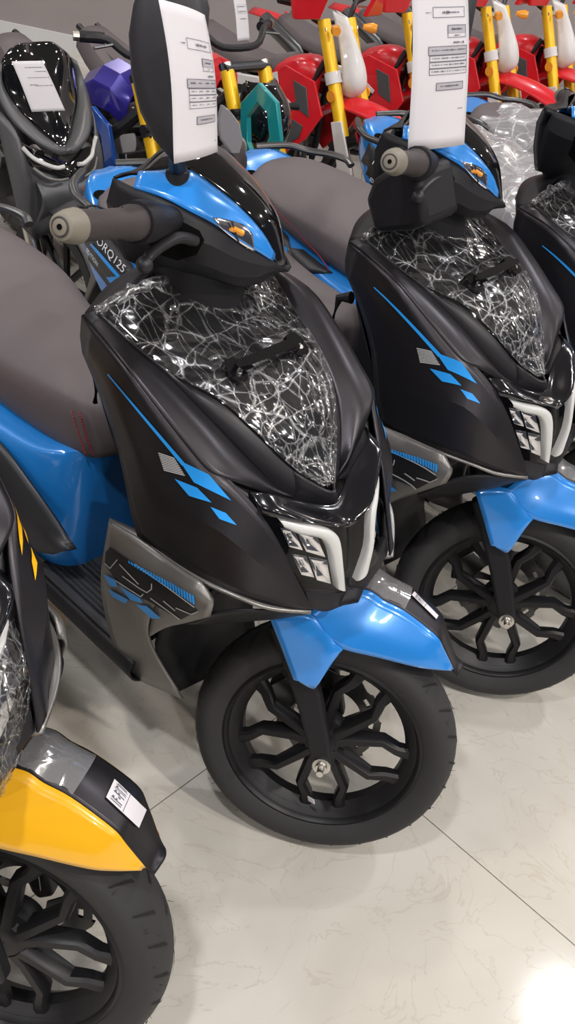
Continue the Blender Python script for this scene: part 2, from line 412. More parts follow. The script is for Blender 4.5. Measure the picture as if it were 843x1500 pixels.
def build_scooter():
    root = empty('scooter', MB)
    # ---------------- front apron: side panels and the slope beside the visor
    side = [[(121, 462, -.164), (119, 492, -.170), (122, 516, -.172)],
            [(178, 529, -.180), (160, 560, -.184), (147, 577, -.178)],
            [(232, 600, -.178), (200, 655, -.190), (176, 664, -.182)],
            [(275, 655, -.172), (228, 722, -.192), (204, 789, -.185)],
            [(307, 691, -.165), (272, 752, -.188), (250, 822, -.186)],
            [(337, 703, -.145), (318, 775, -.176), (296, 851, -.180)],
            [(379, 748, -.124), (365, 812, -.152), (350, 874, -.160)],
            [(408, 793, -.112), (402, 842, -.124), (396, 888, -.130)],
            [(434, 845, -.100), (434, 868, -.104), (436, 891, -.106)],
            [(452, 884, -.090), (455, 889, -.089), (456, 893, -.088)]]
    g = [[P(*q) for q in r] for r in side]
    sp = []
    for m in (False, True):
        sp.append(body('side_panel', surf(g, 3, 4, True, False, mirror=m), 'matte_black', root, solid=-.004, ang=.35))
    slope = [[(121, 462, -.164), (150, 464, -.150)], [(178, 529, -.180), (198, 513, -.140)], [(232, 600, -.178), (248, 552, -.127)],
             [(275, 655, -.172), (308, 612, -.113)], [(307, 691, -.165), (350, 657, -.098)], [(337, 703, -.145), (385, 694, -.078)],
             [(372, 716, -.112), (415, 722, -.056)], [(410, 728, -.072), (438, 736, -.038)]]
    for m in (False, True):
        gg = []
        for r in slope:
            a, b = P(*r[0]), P(*r[1]); mid = a.lerp(b, .5)+Vector((.004, 0, .008)); gg.append([a, mid, b])
        body('shoulder_panel', surf(gg, 4, 4, True, True, mirror=m), 'matte_black', root, solid=-.004)
    nt_ = [[P(337, 703, -.144), P(372, 716, -.108), P(410, 728, -.070), P(440, 738, -.036)], [P(352, 715, -.136), P(378, 724, -.112), P(412, 736, -.082), P(442, 744, -.050)], [P(367, 733, -.128), P(396, 738, -.110), P(426, 744, -.080), P(450, 750, -.050)]]
    for m in (False, True): body('shoulder_recess', surf([[q+Vector((-.010, 0, -.004)) for q in r] for r in nt_], 3, 3, mirror=m), 'frame_black', root, solid=-.003)
    # ---------------- visor frame and glossy visor
    gl = [(148, 463, -.152), (198, 508, -.138), (248, 550, -.125), (318, 586, -.100), (379, 641, -.075), (430, 690, -.043), (478, 717, -.008)]
    fo = [(146, 466, -.156), (198, 514, -.142), (248, 554, -.128), (308, 614, -.114), (368, 677, -.088), (430, 731, -.046), (466, 742, -.010)]
    GL = [P(*q) for q in gl]; FO = [P(*q) for q in fo]
    for m in (False, True):
        gg = []
        for a, b in zip(FO, GL):
            gg.append([a+Vector((0, 0, -.006)), a+Vector((0, 0, .004)), a.lerp(b, .35)+Vector((.003, 0, .006)), b+Vector((0, 0, -.002)), b+Vector((-.006, 0, -.012))])
        body('visor_frame', surf(gg, 4, 2, True, True, mirror=m), 'frame_black', root, solid=-.003)
    tipf = P(485, 741, 0); tipg = P(490, 717, 0)
    nose = [[FO[-2], FO[-1], tipf, mir(FO[-1]), mir(FO[-2])], [GL[-2]*.5+FO[-2]*.5+Vector((.004, 0, .006)), GL[-1]*.5+FO[-1]*.5+Vector((.004, 0, .004)), (tipf+tipg)*.5+Vector((.006, 0, .004)), mir(GL[-1]*.5+FO[-1]*.5)+Vector((.004, 0, .004)), mir(GL[-2]*.5+FO[-2]*.5)+Vector((.004, 0, .006))],
            [GL[-2], GL[-1], tipg, mir(GL[-1]), mir(GL[-2])]]
    body('visor_chin', surf(nose, 3, 3), 'frame_black', root, solid=-.004)
    def visor_rows(lift=0, spread=1.0):
        rows = []
        for k, a in enumerate(GL):
            w = -a.y; r = []
            for t in (-1, -.6, 0, .6, 1):
                bul = (1-t*t)*w*.22
                r.append(Vector((a.x+bul*.6+lift*.5, -w*t*-1*spread, a.z+bul*.8+lift)))
            rows.append(r)
        return rows
    vs = body('visor', surf(visor_rows(-.004), 3, 4), 'gloss_black', root, solid=-.003)
    def crumple(q, u, v):
        n = math.sin(u*37+v*19)*math.sin(v*31-u*11)*.0010+math.sin(u*71-v*47)*.0004
        edge = min(u, 1-u, v, 1-v)
        return q+Vector((n*.5, 0, n+(.003 if edge < .02 else 0)))
    rows = visor_rows(.004, 1.03)
    film = surf(rows, 16, 20, disp=crumple)
    rg = random.Random(3)
    for v in film.verts: v.co += Vector((rg.uniform(-1, 1), rg.uniform(-1, 1), rg.uniform(-1, 1)))*.00035
    body('plastic_film', film, 'crinkled_film', root, ang=.9)
    top_ = [r_ for r_ in rows[0]]
    bm = bmesh.new(); pth = interp([q+Vector((-.006, 0, .006)) for q in top_], 8); rg2 = random.Random(8)
    for q in pth: q += Vector((rg2.uniform(-1, 1), rg2.uniform(-1, 1), rg2.uniform(-1, 1)))*.003
    add_ring_tube(bm, pth, [.006+.004*rg2.random() for q in pth], 9)
    body('film_edge', bm, 'crinkled_film', root, ang=2)
    # mirror-bracket mounted on the visor
    a, b = P(342, 548, -.061), P(431, 511, .055)
    ax = b-a; up = Vector((.45, 0, .9)).normalized()
    bm = bmesh.new(); axn = ax.normalized(); sd = up.cross(axn).normalized()
    def plate(c_, hx, hy, h0, h1):
        k_ = [(-1, -.5), (-.6, -1), (.6, -1), (1, -.5), (1, .5), (.6, 1), (-.6, 1), (-1, .5)]
        add_prism(bm, [c_+axn*hx*x_+sd*hy*y_+up*h0 for x_, y_ in k_], up*(h1-h0))
    plate(a, .013, .019, -.004, .012); plate(b, .013, .019, -.004, .012)
    plate(a.lerp(b, .5), ax.length/2+.004, .0075, .010, .024)
    plate(a.lerp(b, .12), .012, .010, .006, .018); plate(a.lerp(b, .88), .012, .010, .006, .018)
    for q in (a, b): add_ring_tube(bm, [q-up*.012, q+up*.010], .008, 14)
    br = body('bracket', bm, 'gloss_black', root)
    for q in (a-sd*.006, b-sd*.006): obj('bracket_bolt', tube([q+up*.010, q+up*.0145], .0045, 8), 'steel', br)
    # dash lid behind the visor and the inner leg shield
    A = P(121, 462, -.164); t0 = GL[0]
    lid = [[t0+Vector((0, 0, .002)), Vector((t0.x-.008, -.07, t0.z+.030)), Vector((t0.x-.005, 0, t0.z+.040)), Vector((t0.x-.008, .07, t0.z+.030)), mir(t0)+Vector((0, 0, .002))],
           [A+Vector((-.008, .01, -.004)), Vector((A.x-.05, -.08, A.z-.00)), Vector((A.x-.07, 0, A.z+.0)), Vector((A.x-.05, .08, A.z-.0)), mir(A+Vector((-.008, .01, -.004)))]]
    body('dash_cover', surf(lid, 3, 5), 'plastic_black', root, solid=-.003)
    inner = [[A+Vector((-.004, .006, -.004)), Vector((A.x-.05, -.08, A.z-.01)), Vector((A.x-.06, 0, A.z)), Vector((A.x-.05, .08, A.z-.01)), mir(A+Vector((-.004, .006, -.004)))],
             [P(147, 577, -.172), Vector((-.40, -.09, .76)), Vector((-.41, 0, .77)), Vector((-.40, .09, .76)), mir(P(147, 577, -.172))],
             [P(204, 789, -.178), Vector((-.33, -.09, .58)), Vector((-.34, 0, .59)), Vector((-.33, .09, .58)), mir(P(204, 789, -.178))],
             [Vector((-.34, -.175, .34)), Vector((-.33, -.09, .33)), Vector((-.33, 0, .33)), Vector((-.33, .09, .33)), Vector((-.34, .175, .34))]]
    body('leg_shield', surf(inner, 4, 4), 'plastic_black', root, solid=-.004)
    # small storage hinge / key barrel on the leg shield back
    body('ignition_key', tube([(-.43, -.11, .80), (-.455, -.115, .79), (-.462, -.116, .74)], [.012, .008, .004], 10), 'plastic_black', root)
    # ---------------- head lamp
    br_top = [(367, 731, -.124), (401, 735, -.104), (440, 743, -.060), (470, 749, -.030), (498, 747, 0)]
    br_bot = [(378, 750, -.124), (407, 757, -.108), (460, 765, -.066), (496, 771, -.032), (515, 768, 0)]
    T = [P(*q) for q in br_top]; Bt = [P(*q) for q in br_bot]
    full = lambda L_: L_+[mir(q) for q in reversed(L_[:-1])]
    gg = [full([q+Vector((-.012, 0, .006)) for q in T]), full(T), full([t.lerp(b, .5)+Vector((.006, 0, .001)) for t, b in zip(T, Bt)]), full(Bt), full([q+Vector((-.012, 0, -.004)) for q in Bt])]
    body('lamp_brow', surf(gg, 3, 3), 'brow_black', root, solid=-.003)
    Lo = [P(378, 750, -.122), P(460, 764, -.066), P(501, 772, -.028), P(513, 764, 0)]
    Lm = [P(408, 797, -.110), P(470, 812, -.062), P(506, 818, -.026), P(516, 812, 0)]
    Lb = [P(447, 866, -.088), P(480, 869, -.056), P(504, 865, -.022), P(511, 862, 0)]
    back = Vector((-.030, 0, -.004))
    gg = [full([q+back for q in Lo]), full([q+back for q in Lm]), full([q+back for q in Lb])]
    body('lamp_housing', surf(gg, 3, 3), 'recess_black', root, solid=-.003)
    ls = body('lamp_lens', surf([full(Lo), full(Lm), full(Lb)], 3, 4), 'lens_clear', root)
    tl = bvh_of(ls)
    for m in (False, True):
        d1 = [(405, 757), (440, 768), (470, 773), (490, 780), (500, 795), (504, 830), (507, 864)]
        d0 = [(417, 773), (440, 783), (464, 787), (478, 794), (487, 810), (492, 836), (497, 864)]
        bm = bmesh.new(); top, bot = [], []
        for (x, y), (x2, y2) in zip(d1, d0):
            o_, d_ = lray(x, y, MB); h = tl.ray_cast(o_, d_)[0]; o2, dd = lray(x2, y2, MB); h2 = tl.ray_cast(o2, dd)[0]
            h = h or P(x, y, -.03); h2 = h2 or P(x2, y2, -.05)
            top.append(h); bot.append(h2)
        gg = [[a_+Vector((-.012, 0, 0)), a_+Vector((-.001, 0, 0)), a_.lerp(b_, .5)+Vector((.004, 0, .0)), b_+Vector((-.001, 0, 0)), b_+Vector((-.012, 0, 0))] for a_, b_ in zip(top, bot)]
        body('running_light', surf(gg, 3, 3, mirror=m), 'drl_white', root)
        # reflector bowls seen through the lens
        bm = bmesh.new()
        for q in ([(411, 773), (431, 777), (444, 806), (424, 801)], [(435, 778), (464, 786), (477, 816), (449, 808)], [(428, 812), (449, 815), (461, 846), (442, 842)], [(453, 816), (479, 821), (485, 855), (465, 850)]):
            c4 = []
            for x, y in q:
                o_, d_ = lray(x, y, MB); h = tl.ray_cast(o_, d_)[0]; c4.append((h if h is not None else P(x, y, -.07))+d_*.010)
            cen = sum(c4, Vector())/4+Vector((-.014, .004, -.004))
            if m: c4 = [mir(v) for v in c4]; cen = mir(cen)
            vv = [bm.verts.new(v) for v in c4]; cc = bm.verts.new(cen)
            for i in range(4): bm.faces.new((vv[i], vv[(i+1) % 4], cc))
        body('lamp_reflector', bm, 'chrome', root, ang=.1, solid=-.001)
    cn = [[(448, 867, -.090), (455, 890, -.086), (460, 894, -.070)], [(476, 869, -.058), (476, 892, -.058), (478, 896, -.05)], [(500, 868, -.024), (495, 884, -.034), (496, 890, -.03)], [(511, 864, 0), (510, 880, 0), (508, 884, 0)]]
    C_ = [[P(*q) for q in r] for r in cn]
    gg = C_+[[mir(q) for q in r] for r in reversed(C_[:-1])]
    body('chin_cover', surf(gg, 3, 2, True, False), 'plastic_black', root, solid=.012, bevel=.002)
    # ---------------- lower cowl with the 125 graphics
    lc = [[(161, 763, -.186), (158, 783, -.196), (154, 805, -.200), (149, 847, -.196), (154, 893, -.186), (170, 953, -.170), (195, 989, -.158)],
          [(180, 775, -.190), (178, 800, -.202), (172, 826, -.206), (168, 866, -.200), (178, 912, -.186), (196, 962, -.168), (214, 1000, -.152)],
          [(204, 789, -.192), (202, 818, -.206), (196, 846, -.210), (190, 882, -.204), (200, 922, -.188), (222, 968, -.166), (242, 1012, -.146)],
          [(250, 822, -.192), (244, 850, -.206), (234, 874, -.210), (222, 900, -.204), (218, 930, -.188), (234, 968, -.164), (268, 1023, -.138)]]
    LC = [[P(*q) for q in r] for r in lc]
    lf = [[(250, 822, -.192), (244, 850, -.206), (234, 874, -.210), (224, 902, -.203), (219, 932, -.186)],
          [(276, 840, -.192), (268, 860, -.205), (258, 882, -.208), (250, 902, -.202), (244, 918, -.190)],
          [(296, 853, -.190), (290, 870, -.200), (282, 886, -.203), (276, 900, -.198), (273, 911, -.190)],
          [(311, 876, -.184), (313, 882, -.188), (312, 890, -.190), (310, 897, -.189), (309, 902, -.187)]]
    LF = [[P(*q) for q in r] for r in lf]
    lcs = []
    for m in (False, True):
        bm = bmesh.new(); add_surf(bm, LC, 3, 3, mirror=m); add_surf(bm, LF, 3, 3, mirror=m); bmesh.ops.remove_doubles(bm, verts=bm.verts, dist=.0008)
        lcs.append(body('lower_cowl', bm, 'cowl_grey', root, solid=-.004))
    lt = bvh_of(lcs[0])
    trim = [[(160, 766, -.184), (160, 760, -.170)], [(204, 789, -.188), (206, 781, -.17)], [(250, 822, -.190), (253, 813, -.172)], [(296, 852, -.186), (300, 843, -.17)], [(350, 876, -.166), (352, 868, -.15)], [(396, 892, -.138), (398, 884, -.122)], [(456, 898, -.092), (456, 890, -.08)]]
    for m in (False, True):
        body('cowl_trim', surf([[P(*q) for q in r] for r in trim], 4, 2, mirror=m), 'cowl_grey', root, solid=-.005)
    arch = [[(309, 898, -.186), (300, 905, -.184), (273, 913, -.186), (236, 928, -.186)], [(360, 893, -.160), (350, 898, -.156), (320, 912, -.12), (290, 935, -.12)], [(456, 898, -.09), (440, 900, -.09), (410, 905, -.09), (395, 930, -.09)]]
    for m in (False, True):
        body('wheel_arch', surf([[P(*q) for q in r[:3]] for r in arch], 4, 3, mirror=m), 'plastic_black', root, solid=-.004)
    # graphics on both sides
    dk = [[(163, 801), (192, 821), (231, 846), (231, 888), (200, 869), (170, 848), (154, 826), (156, 808)], [(231, 846), (266, 871), (290, 894), (265, 907), (231, 888)]]
    for m in (False, True):
        pl = lcs[1 if m else 0]
        body('graphic_patch', drape(dk, lt, MB, .0012, 3, m), 'decal_dark', pl, fixn=False)
        ln = []
        for pth in ([(174, 819), (163, 832), (155, 824)], [(177, 826), (205, 855)], [(181, 843), (205, 860), (217, 867), (224, 862), (224, 854)], [(167, 847), (183, 857), (208, 873), (212, 869)],
                    [(222, 875), (243, 890), (265, 906)], [(241, 879), (258, 893)], [(259, 889), (281, 898), (291, 894)], [(200, 826), (222, 842), (250, 862), (286, 888)]):
            ln += path_polys(pth, 1.5)
        body('numeral_outline', drape(ln, lt, MB, .0024, 1, m), 'decal_line', pl, fixn=False)
        bl = [[(154, 840), (172, 849), (175, 859), (163, 857)], [(160, 861), (190, 877), (186, 883), (167, 873)], [(177, 857), (208, 875), (211, 882), (193, 877)], [(201, 884), (217, 886), (238, 904), (224, 904)]]
        rb = [[(190+97*t, 821+52*t-1), (190+97*(t+.028), 821+52*(t+.028)-1), (190+97*(t+.028)+1, 822+52*(t+.028)+2+9*t), (190+97*t+1, 822+52*t+2+9*t)] for t in [i/24 for i in range(24)]]
        body('colour_blocks', drape(bl, lt, MB, .0030, 1, m), 'decal_blue', pl, fixn=False)
        body('ribbed_stripe', drape(rb, lt, MB, .0030, 1, m), 'decal_blue', pl, fixn=False)
        so = sp[1 if m else 0]; stree = bvh_of(sp[0])
        st = [line_poly((159, 548), (215, 615), 1.5, 3.6), line_poly((215, 615), (270, 680), 3.6, 5.5), [(264, 674), (306, 694), (339, 733), (285, 706)], [(257, 701), (290, 714), (311, 736), (278, 726)], [(309, 742), (331, 751), (347, 769), (322, 760)]]
        body('speed_stripe', drape(st, stree, MB, .0014, 2, m), 'decal_blue', so, fixn=False)
        hs = [line_poly((231+8*t*5/5+2, 663+25*t), (257+15*t, 671+25*t), 1.4) for t in [i/9 for i in range(10)]]
        body('hatch_mark', drape(hs, stree, MB, .0014, 1, m), 'decal_line', so, fixn=False)
    # dark structure behind the wheel
    bm = bmesh.new()
    sec = [(-.15, .60, .10), (-.20, .50, .12), (-.27, .40, .13), (-.30, .28, .12), (-.26, .20, .10)]
    rows = [[Vector((x, -w, z)), Vector((x+.02, 0, z+.01)), Vector((x, w, z))] for x, z, w in sec]
    add_surf(bm, rows, 3, 3)
    rows = [[Vector((-.15, -.10, .60)), Vector((-.02, 0, .62)), Vector((-.15, .10, .60))], [Vector((-.05, -.08, .60)), Vector((.02, 0, .60)), Vector((-.05, .08, .60))]]
    add_surf(bm, rows, 3, 3)
    body('inner_liner', bm, 'plastic_black', root, solid=-.005)
    bm = bmesh.new()
    add_ring_tube(bm, [(-.30, 0, .86), (-.165, 0, .57)], [.032, .034], 16)
    for s in (-1, 1): add_ring_tube(bm, interp([(-.22, s*.02, .62), (-.30, s*.06, .45), (-.38, s*.09, .27), (-.6, s*.10, .22), (-1.0, s*.10, .26)], 5), .016, 10)
    body('frame', bm, 'frame_black', root)
    # ---------------- floorboard and skirts
    bm = bmesh.new()
    top = [[Vector((x, y, .300)) for y in (-.165, -.06, .06, .165)] for x in (-.33, -.45, -.60)]
    add_surf(bm, top, 3, 3, False, False)
    for s in (-1, 1):
        for i in range(9):
            y = s*(.075+i*.010); add_box(bm, (-.455, y, .3025), (.25, .005, .006))
    body('floorboard', bm, 'floor_mat', root, solid=-.02)
    for s in (-1, 1):
        sk = [[Vector((x, s*.168, .302)), Vector((x, s*.180, .285)), Vector((x, s*.172, .255)), Vector((x, s*.150, .235))] for x in (-.30, -.36, -.50, -.64, -.80)]
        body('floor_skirt', surf(sk, 3, 3), 'plastic_black', root, solid=-.004)
        bm = bmesh.new(); add_surf(bm, [[Vector((x, s*.150, .236)), Vector((x, s*.146, .215))] for x in (-.32, -.5, -.66)], 2, 1)
        body('sill_strip', bm, 'steel', root, solid=-.006)
    # ---------------- seat
    def ring(x, w, zt, zb, wb=None, tuck=.012):
        wb = wb or w*.9
        return [Vector((x, 0, zt+.008)), Vector((x, w*.6, zt+.003)), Vector((x, w*.93, zt-tuck)), Vector((x, w*1.02, (zt+zb)/2)), Vector((x, wb, zb)), Vector((x, 0, zb)), Vector((x, -wb, zb)), Vector((x, -w*1.02, (zt+zb)/2)), Vector((x, -w*.93, zt-tuck)), Vector((x, -w*.6, zt+.003))]
    st = [ring(-.505, .028, .630, .585), ring(-.513, .055, .655, .572), ring(-.543, .080, .678, .560), ring(-.60, .094, .680, .552), ring(-.70, .112, .686, .560, tuck=.018), ring(-.80, .130, .700, .582, tuck=.02), ring(-.92, .150, .724, .612, tuck=.022),
          ring(-1.04, .151, .732, .640, tuck=.022), ring(-1.13, .137, .736, .668, tuck=.02), ring(-1.185, .112, .734, .688), ring(-1.215, .080, .727, .698), ring(-1.228, .04, .718, .704)]
    bm = surf(st, 4, 3, cv=True)
    bmesh.ops.holes_fill(bm, edges=[e for e in bm.edges if e.is_boundary])
    seat = body('seat', bm, 'seat_vinyl', root, ang=1.2)
    for s in (-1, 1):
        bm = bmesh.new()
        path = interp([(-1.19, s*.110, .712), (-1.13, s*.139, .706), (-1.04, s*.1545, .682), (-.96, s*.155, .650), (-.90, s*.152, .622), (-.875, s*.150, .600)], 8)
        add_ring_tube(bm, path, .0016, 5); body('seat_piping', bm, 'stitch_red', seat)
        for dx in (0, .010):
            bm = bmesh.new()
            for i in range(18):
                z = .575+i*.0050; t = i/24; x = -.532-dx-.030*t*t; y = s*(.076+.012*math.sin(t*2.2)+dx*.8)
                add_ring_tube(bm, [(x-.003, y, z), (x+.003, y+s*.001, z+.0016)], .0014, 4)
            tag(body('nose_stitching', bm, 'stitch_red', seat), kind='stuff')
    # ---------------- blue body under the seat
    def hull(x, w, zt, zb, wb):
        return [Vector((x, 0, zt)), Vector((x, w*.8, zt)), Vector((x, w, zt-.03)), Vector((x, (w+wb)/2+.004, (zt+zb)/2)), Vector((x, wb, zb)), Vector((x, 0, zb)), Vector((x, -wb, zb)), Vector((x, -(w+wb)/2-.004, (zt+zb)/2)), Vector((x, -w, zt-.03)), Vector((x, -w*.8, zt))]
    hs = [hull(-.545, .030, .590, .302, .055), hull(-.550, .072, .578, .302, .105), hull(-.585, .115, .568, .302, .138), hull(-.66, .145, .560, .325, .156), hull(-.78, .166, .575, .40, .168),
          hull(-.94, .174, .618, .46, .176), hull(-1.08, .166, .662, .51, .166), hull(-1.19, .138, .702, .57, .136), hull(-1.27, .092, .728, .63, .088), hull(-1.315, .040, .724, .675, .035)]
    bm = surf(hs, 4, 3, cv=True); bmesh.ops.holes_fill(bm, edges=[e for e in bm.edges if e.is_boundary])
    tb = body('rear_body', bm, 'blue_paint', root, ang=.7)
    tt = bvh_of(tb)
    # dark side cover with lettering, traced on the two scooters whose tails show
    dp = [[(100, 268), (109, 268), (140, 316), (196, 392), (205, 440), (176, 440), (132, 380), (100, 320)]]
    for m in (False, True):
        bm = drape(dp, tt, MB1, .0045, 4, m)
        drape([[(392, 318), (420, 338), (455, 346), (497, 379), (430, 376), (414, 362)]], tt, MB2, .0042, 4, m, bm)
        dco = body('tail_cover', bm, 'skirt_dark', tb, fixn=False, solid=-.002)
        el = [(150+13*math.cos(a_)+3*math.sin(a_), 287+8*math.sin(a_)) for a_ in [2*math.pi*i/14 for i in range(14)]]
        body('grab_recess_shade', drape([el], tt, MB1, .002, 3, m), 'recess_black', tb, fixn=False)  # no hole here: its dark inside is painted as an oval on the body
    bk = [[(159, 405), (177, 404), (185, 416), (166, 416)], [(182, 404), (194, 406), (200, 431), (189, 431), (179, 417), (187, 416)], line_poly((137, 357), (178, 406), 3.2, 4.5)]
    bk2 = []
    for m in (False, True): body('tail_graphic', drape(bk, tt, MB1, .0072, 3, m), 'decal_blue', tb, fixn=False)
    def lay_text(s, p0, p1, hpx, m_, name):
        oo, dd = lray(*p0, MB1); a_ = tt.ray_cast(oo, dd)[0]; oo, dd = lray(*p1, MB1); b_ = tt.ray_cast(oo, dd)[0]
        if a_ is None or b_ is None: return
        mid = (a_+b_)/2; ex = (b_-a_); L_ = ex.length
        _, n_, _, _ = tt.find_nearest(mid); n_ = n_ if n_.y < 0 else -n_
        ez = n_; exn = ex.normalized(); ey = ez.cross(exn)
        mid = mid+n_*.0125
        bm = text_bm(s, 1, Matrix.Identity(4)); xs = [v.co.x for v in bm.verts]; wid = max(xs)-min(xs); ys = [v.co.y for v in bm.verts]; hh = max(ys)-min(ys)
        bmesh.ops.transform(bm, matrix=frame_from(mid, exn, ey) @ Matrix.Diagonal((L_/wid, hpx/hh, 1, 1)), verts=bm.verts)
        body(name, bm, m_, tb, fixn=False)
    lay_text('NTORQ125', (134, 335), (188, 397), .022, 'decal_white', 'brand_lettering')
    lay_text('RACE', (119, 345), (133, 364), .012, 'decal_red', 'edition_lettering')
    lay_text('EDITION', (134, 366), (150, 388), .011, 'decal_white', 'edition_lettering')
    hp = [[(457, 386), (470, 385), (487, 398), (473, 400)], [(487, 398), (495, 398), (506, 408), (497, 406)], [(460, 400), (474, 400), (484, 410), (470, 410)], [(484, 410), (492, 407), (503, 417), (494, 416)]]
    for m in (False, True): body('checker_mark', drape(hp, tt, MB2, .0012, 2, m), 'grey_panel', tb, fixn=False)
    for s in (-1, 1):
        sg = [[(112, 804, -.146), (98, 806, -.164), (80, 812, -.172)], [(86, 765, -.150), (60, 778, -.170), (36, 800, -.180)], [(46, 708, -.156), (20, 722, -.176), (-8, 745, -.186)], [(0, 648, -.160), (-26, 666, -.180), (-52, 690, -.188)], [(-60, 592, -.160), (-84, 612, -.178), (-110, 640, -.182)]]
        sg = [[P(*q) if s < 0 else mir(P(*q)) for q in r] for r in sg]
        body('side_skirt', surf(sg, 4, 3), 'skirt_dark', root, solid=-.005)
        q = [P(108, 268, -.120, MB1), P(112, 286, -.150, MB1), P(126, 299, -.170, MB1), P(140, 312, -.180, MB1), P(152, 322, -.176, MB1)]
        pts = interp([(-1.325, s*.05, .725)]+[Vector((v.x, v.y*-s, v.z)) for v in q], 5)
        body('grab_rail', tube(pts, .011, 10, squash=.8), 'dark_steel', root)
    body('tail_lamp', surf([[Vector((-1.30, y, .70)), Vector((-1.325, y, .685)), Vector((-1.31, y, .655))] for y in (-.05, -.02, .02, .05)], 3, 3), 'decal_red', root, solid=-.004)
    bm = bmesh.new(); add_lathe(bm, [(.0, -.003), (.010, -.003), (.010, .0), (.0, .003)], 'X', P(133, 790, -.035), 16)
    body('body_screw', bm, 'dark_steel', root)
    # rear wheel, engine, muffler, mudguard
    wheel_parts(False, (-1.13, 0, .225), .225, .105, root, body)
    bm = bmesh.new(); add_box(bm, (-.95, .06, .27), (.42, .07, .13)); add_box(bm, (-.80, 0, .30), (.16, .18, .14)); add_ring_tube(bm, [(-1.2, -.10, .30), (-.85, -.12, .24)], [.045, .035], 16)
    add_ring_tube(bm, [(-1.13, .09, .30), (-1.16, .10, .58)], .022, 10); add_prism(bm, [(-1.25, -.06, .50), (-1.35, -.05, .34), (-1.36, -.05, .34), (-1.27, -.06, .54)], (0, .12, 0))
    body('engine', bm, 'engine_metal', root, bevel=.008)
    # ---------------- steered parts: wheel, fork, mudguard
    wheel_parts(True, (0, 0, .2325), .2325, .100, root, front)
    for s in (-1, 1):
        fk = [S(393, 919, -.082), S(417, 982, -.085), S(437, 1044, -.087), S(458, 1123, -.089), S(466, 1134, -.089), S(489, 1129, -.089), S(484, 1097, -.089), S(469, 1018, -.087), S(440, 965, -.085), S(425, 905, -.082)]
        bm = prism([Vector((q.x, q.y*-s, q.z)) for q in fk] if s > 0 else fk, (0, .026*-s if s > 0 else .026, 0))
        fo_ = front('fork_leg', bm, 'plastic_black', root, bevel=.006)
        front_bolt = lathe([(.0, -.112), (.006, -.112), (.0062, -.100), (.0105, -.100), (.0105, -.093), (.016, -.092), (.016, -.088)], 'Y', (.009, 0, .2345), 12)
        if s > 0: bmesh.ops.transform(front_bolt, matrix=Matrix.Diagonal((1, -1, 1, 1)), verts=front_bolt.verts)
        obj('axle_nut', front_bolt, 'steel', fo_)
    front('fork_crown', tube([(-.13, -.075, .50), (-.165, 0, .575), (-.13, .075, .50)], .018, 10, 4), 'plastic_black', root)
    crest = [(.000, .036, .558), (.026, .037, .550), (.061, .038, .540), (.118, .038, .512), (.146, .032, .485), (.166, .022, .457)]
    crest = [S(526, 862, -.040), S(545, 867, -.040), S(562, 879, -.040), S(593, 895, -.040), S(638, 930, -.040), S(650, 950, -.036), S(664, 980, -.026)]
    mid = [S(478, 880, -.070), S(500, 905, -.070), S(525, 920, -.068), S(560, 936, -.066), S(612, 955, -.058), S(636, 966, -.048), S(662, 980, -.030)]
    low = [S(452, 898, -.088), S(478, 935, -.086), S(505, 951, -.082), S(551, 962, -.074), S(608, 976, -.062), S(634, 980, -.050), S(661, 982, -.032)]
    gg = [[c, m_, l] for c, m_, l in zip(crest, mid, low)]
    web = [[S(393, 898, -.098), S(410, 941, -.100), S(429, 991, -.100), S(432, 993, -.100)], [S(420, 895, -.096), S(436, 935, -.099), S(450, 985, -.100), S(453, 1006, -.100)],
           [S(452, 898, -.090), S(470, 930, -.094), S(470, 975, -.098), S(463, 1006, -.099)], [S(470, 918, -.087), S(482, 936, -.088), S(488, 955, -.092), S(477, 985, -.096)], [S(486, 938, -.085), S(496, 948, -.083), S(502, 951, -.083), S(494, 958, -.086)]]
    for m in (False, True):
        bm = bmesh.new(); add_surf(bm, gg, 4, 4, True, True, mirror=m); add_surf(bm, web, 3, 3, True, True, mirror=m)
        front('mudguard_side', bm, 'blue_paint', root, solid=-.004, ang=.5)
    tp = []
    for i, c in enumerate(crest):
        bul = .010*(1-i/9)
        tp.append([c, Vector((c.x+bul*.3, -.018 if i < 6 else -.012, c.z+bul)), Vector((c.x+bul*.4, 0, c.z+bul*1.25)), Vector((c.x+bul*.3, .018 if i < 6 else .012, c.z+bul)), mir(c)])
    e = crest[-1]; tp.append([e+Vector((.012, .004, -.012)), Vector((e.x+.016, -.01, e.z-.006)), Vector((e.x+.018, 0, e.z-.004)), Vector((e.x+.016, .01, e.z-.006)), mir(e+Vector((.012, .004, -.012)))])
    mt = front('mudguard_top', surf(tp, 5, 4), 'matte_black', root, solid=-.004)
    mtree = bvh_of(mt)  # world == local of the steered frame because its parent is at the root frame
    fl = []
    for i, c in enumerate(crest[:4]): fl.append([c+Vector((0, .002, .003)), Vector((c.x+.004, -.018, c.z+.0145)), Vector((c.x+.005, 0, c.z+.017)), Vector((c.x+.004, .018, c.z+.0145)), mir(c+Vector((0, .002, .003)))])
    rg = random.Random(5); bm = surf(fl, 8, 6)
    for v in bm.verts: v.co += Vector((0, 0, rg.uniform(-1, 1)*.0002))
    obj('mudguard_film', bm, 'smooth_film', mt, ang=1)
    # ---------------- handlebar
    up_r = [(196, 275, -.130), (240, 290, -.130), (279, 310, -.125), (312, 327, -.112), (345, 350, -.090), (378, 369, -.064), (398, 382, -.044)]
    up_t = [(206, 255, -.085), (240, 250, -.082), (275, 250, -.080), (310, 272, -.072), (350, 304, -.060), (384, 342, -.043), (402, 384, -.022)]
    UR = [S(*q) for q in up_r]; UT = [S(*q) for q in up_t]
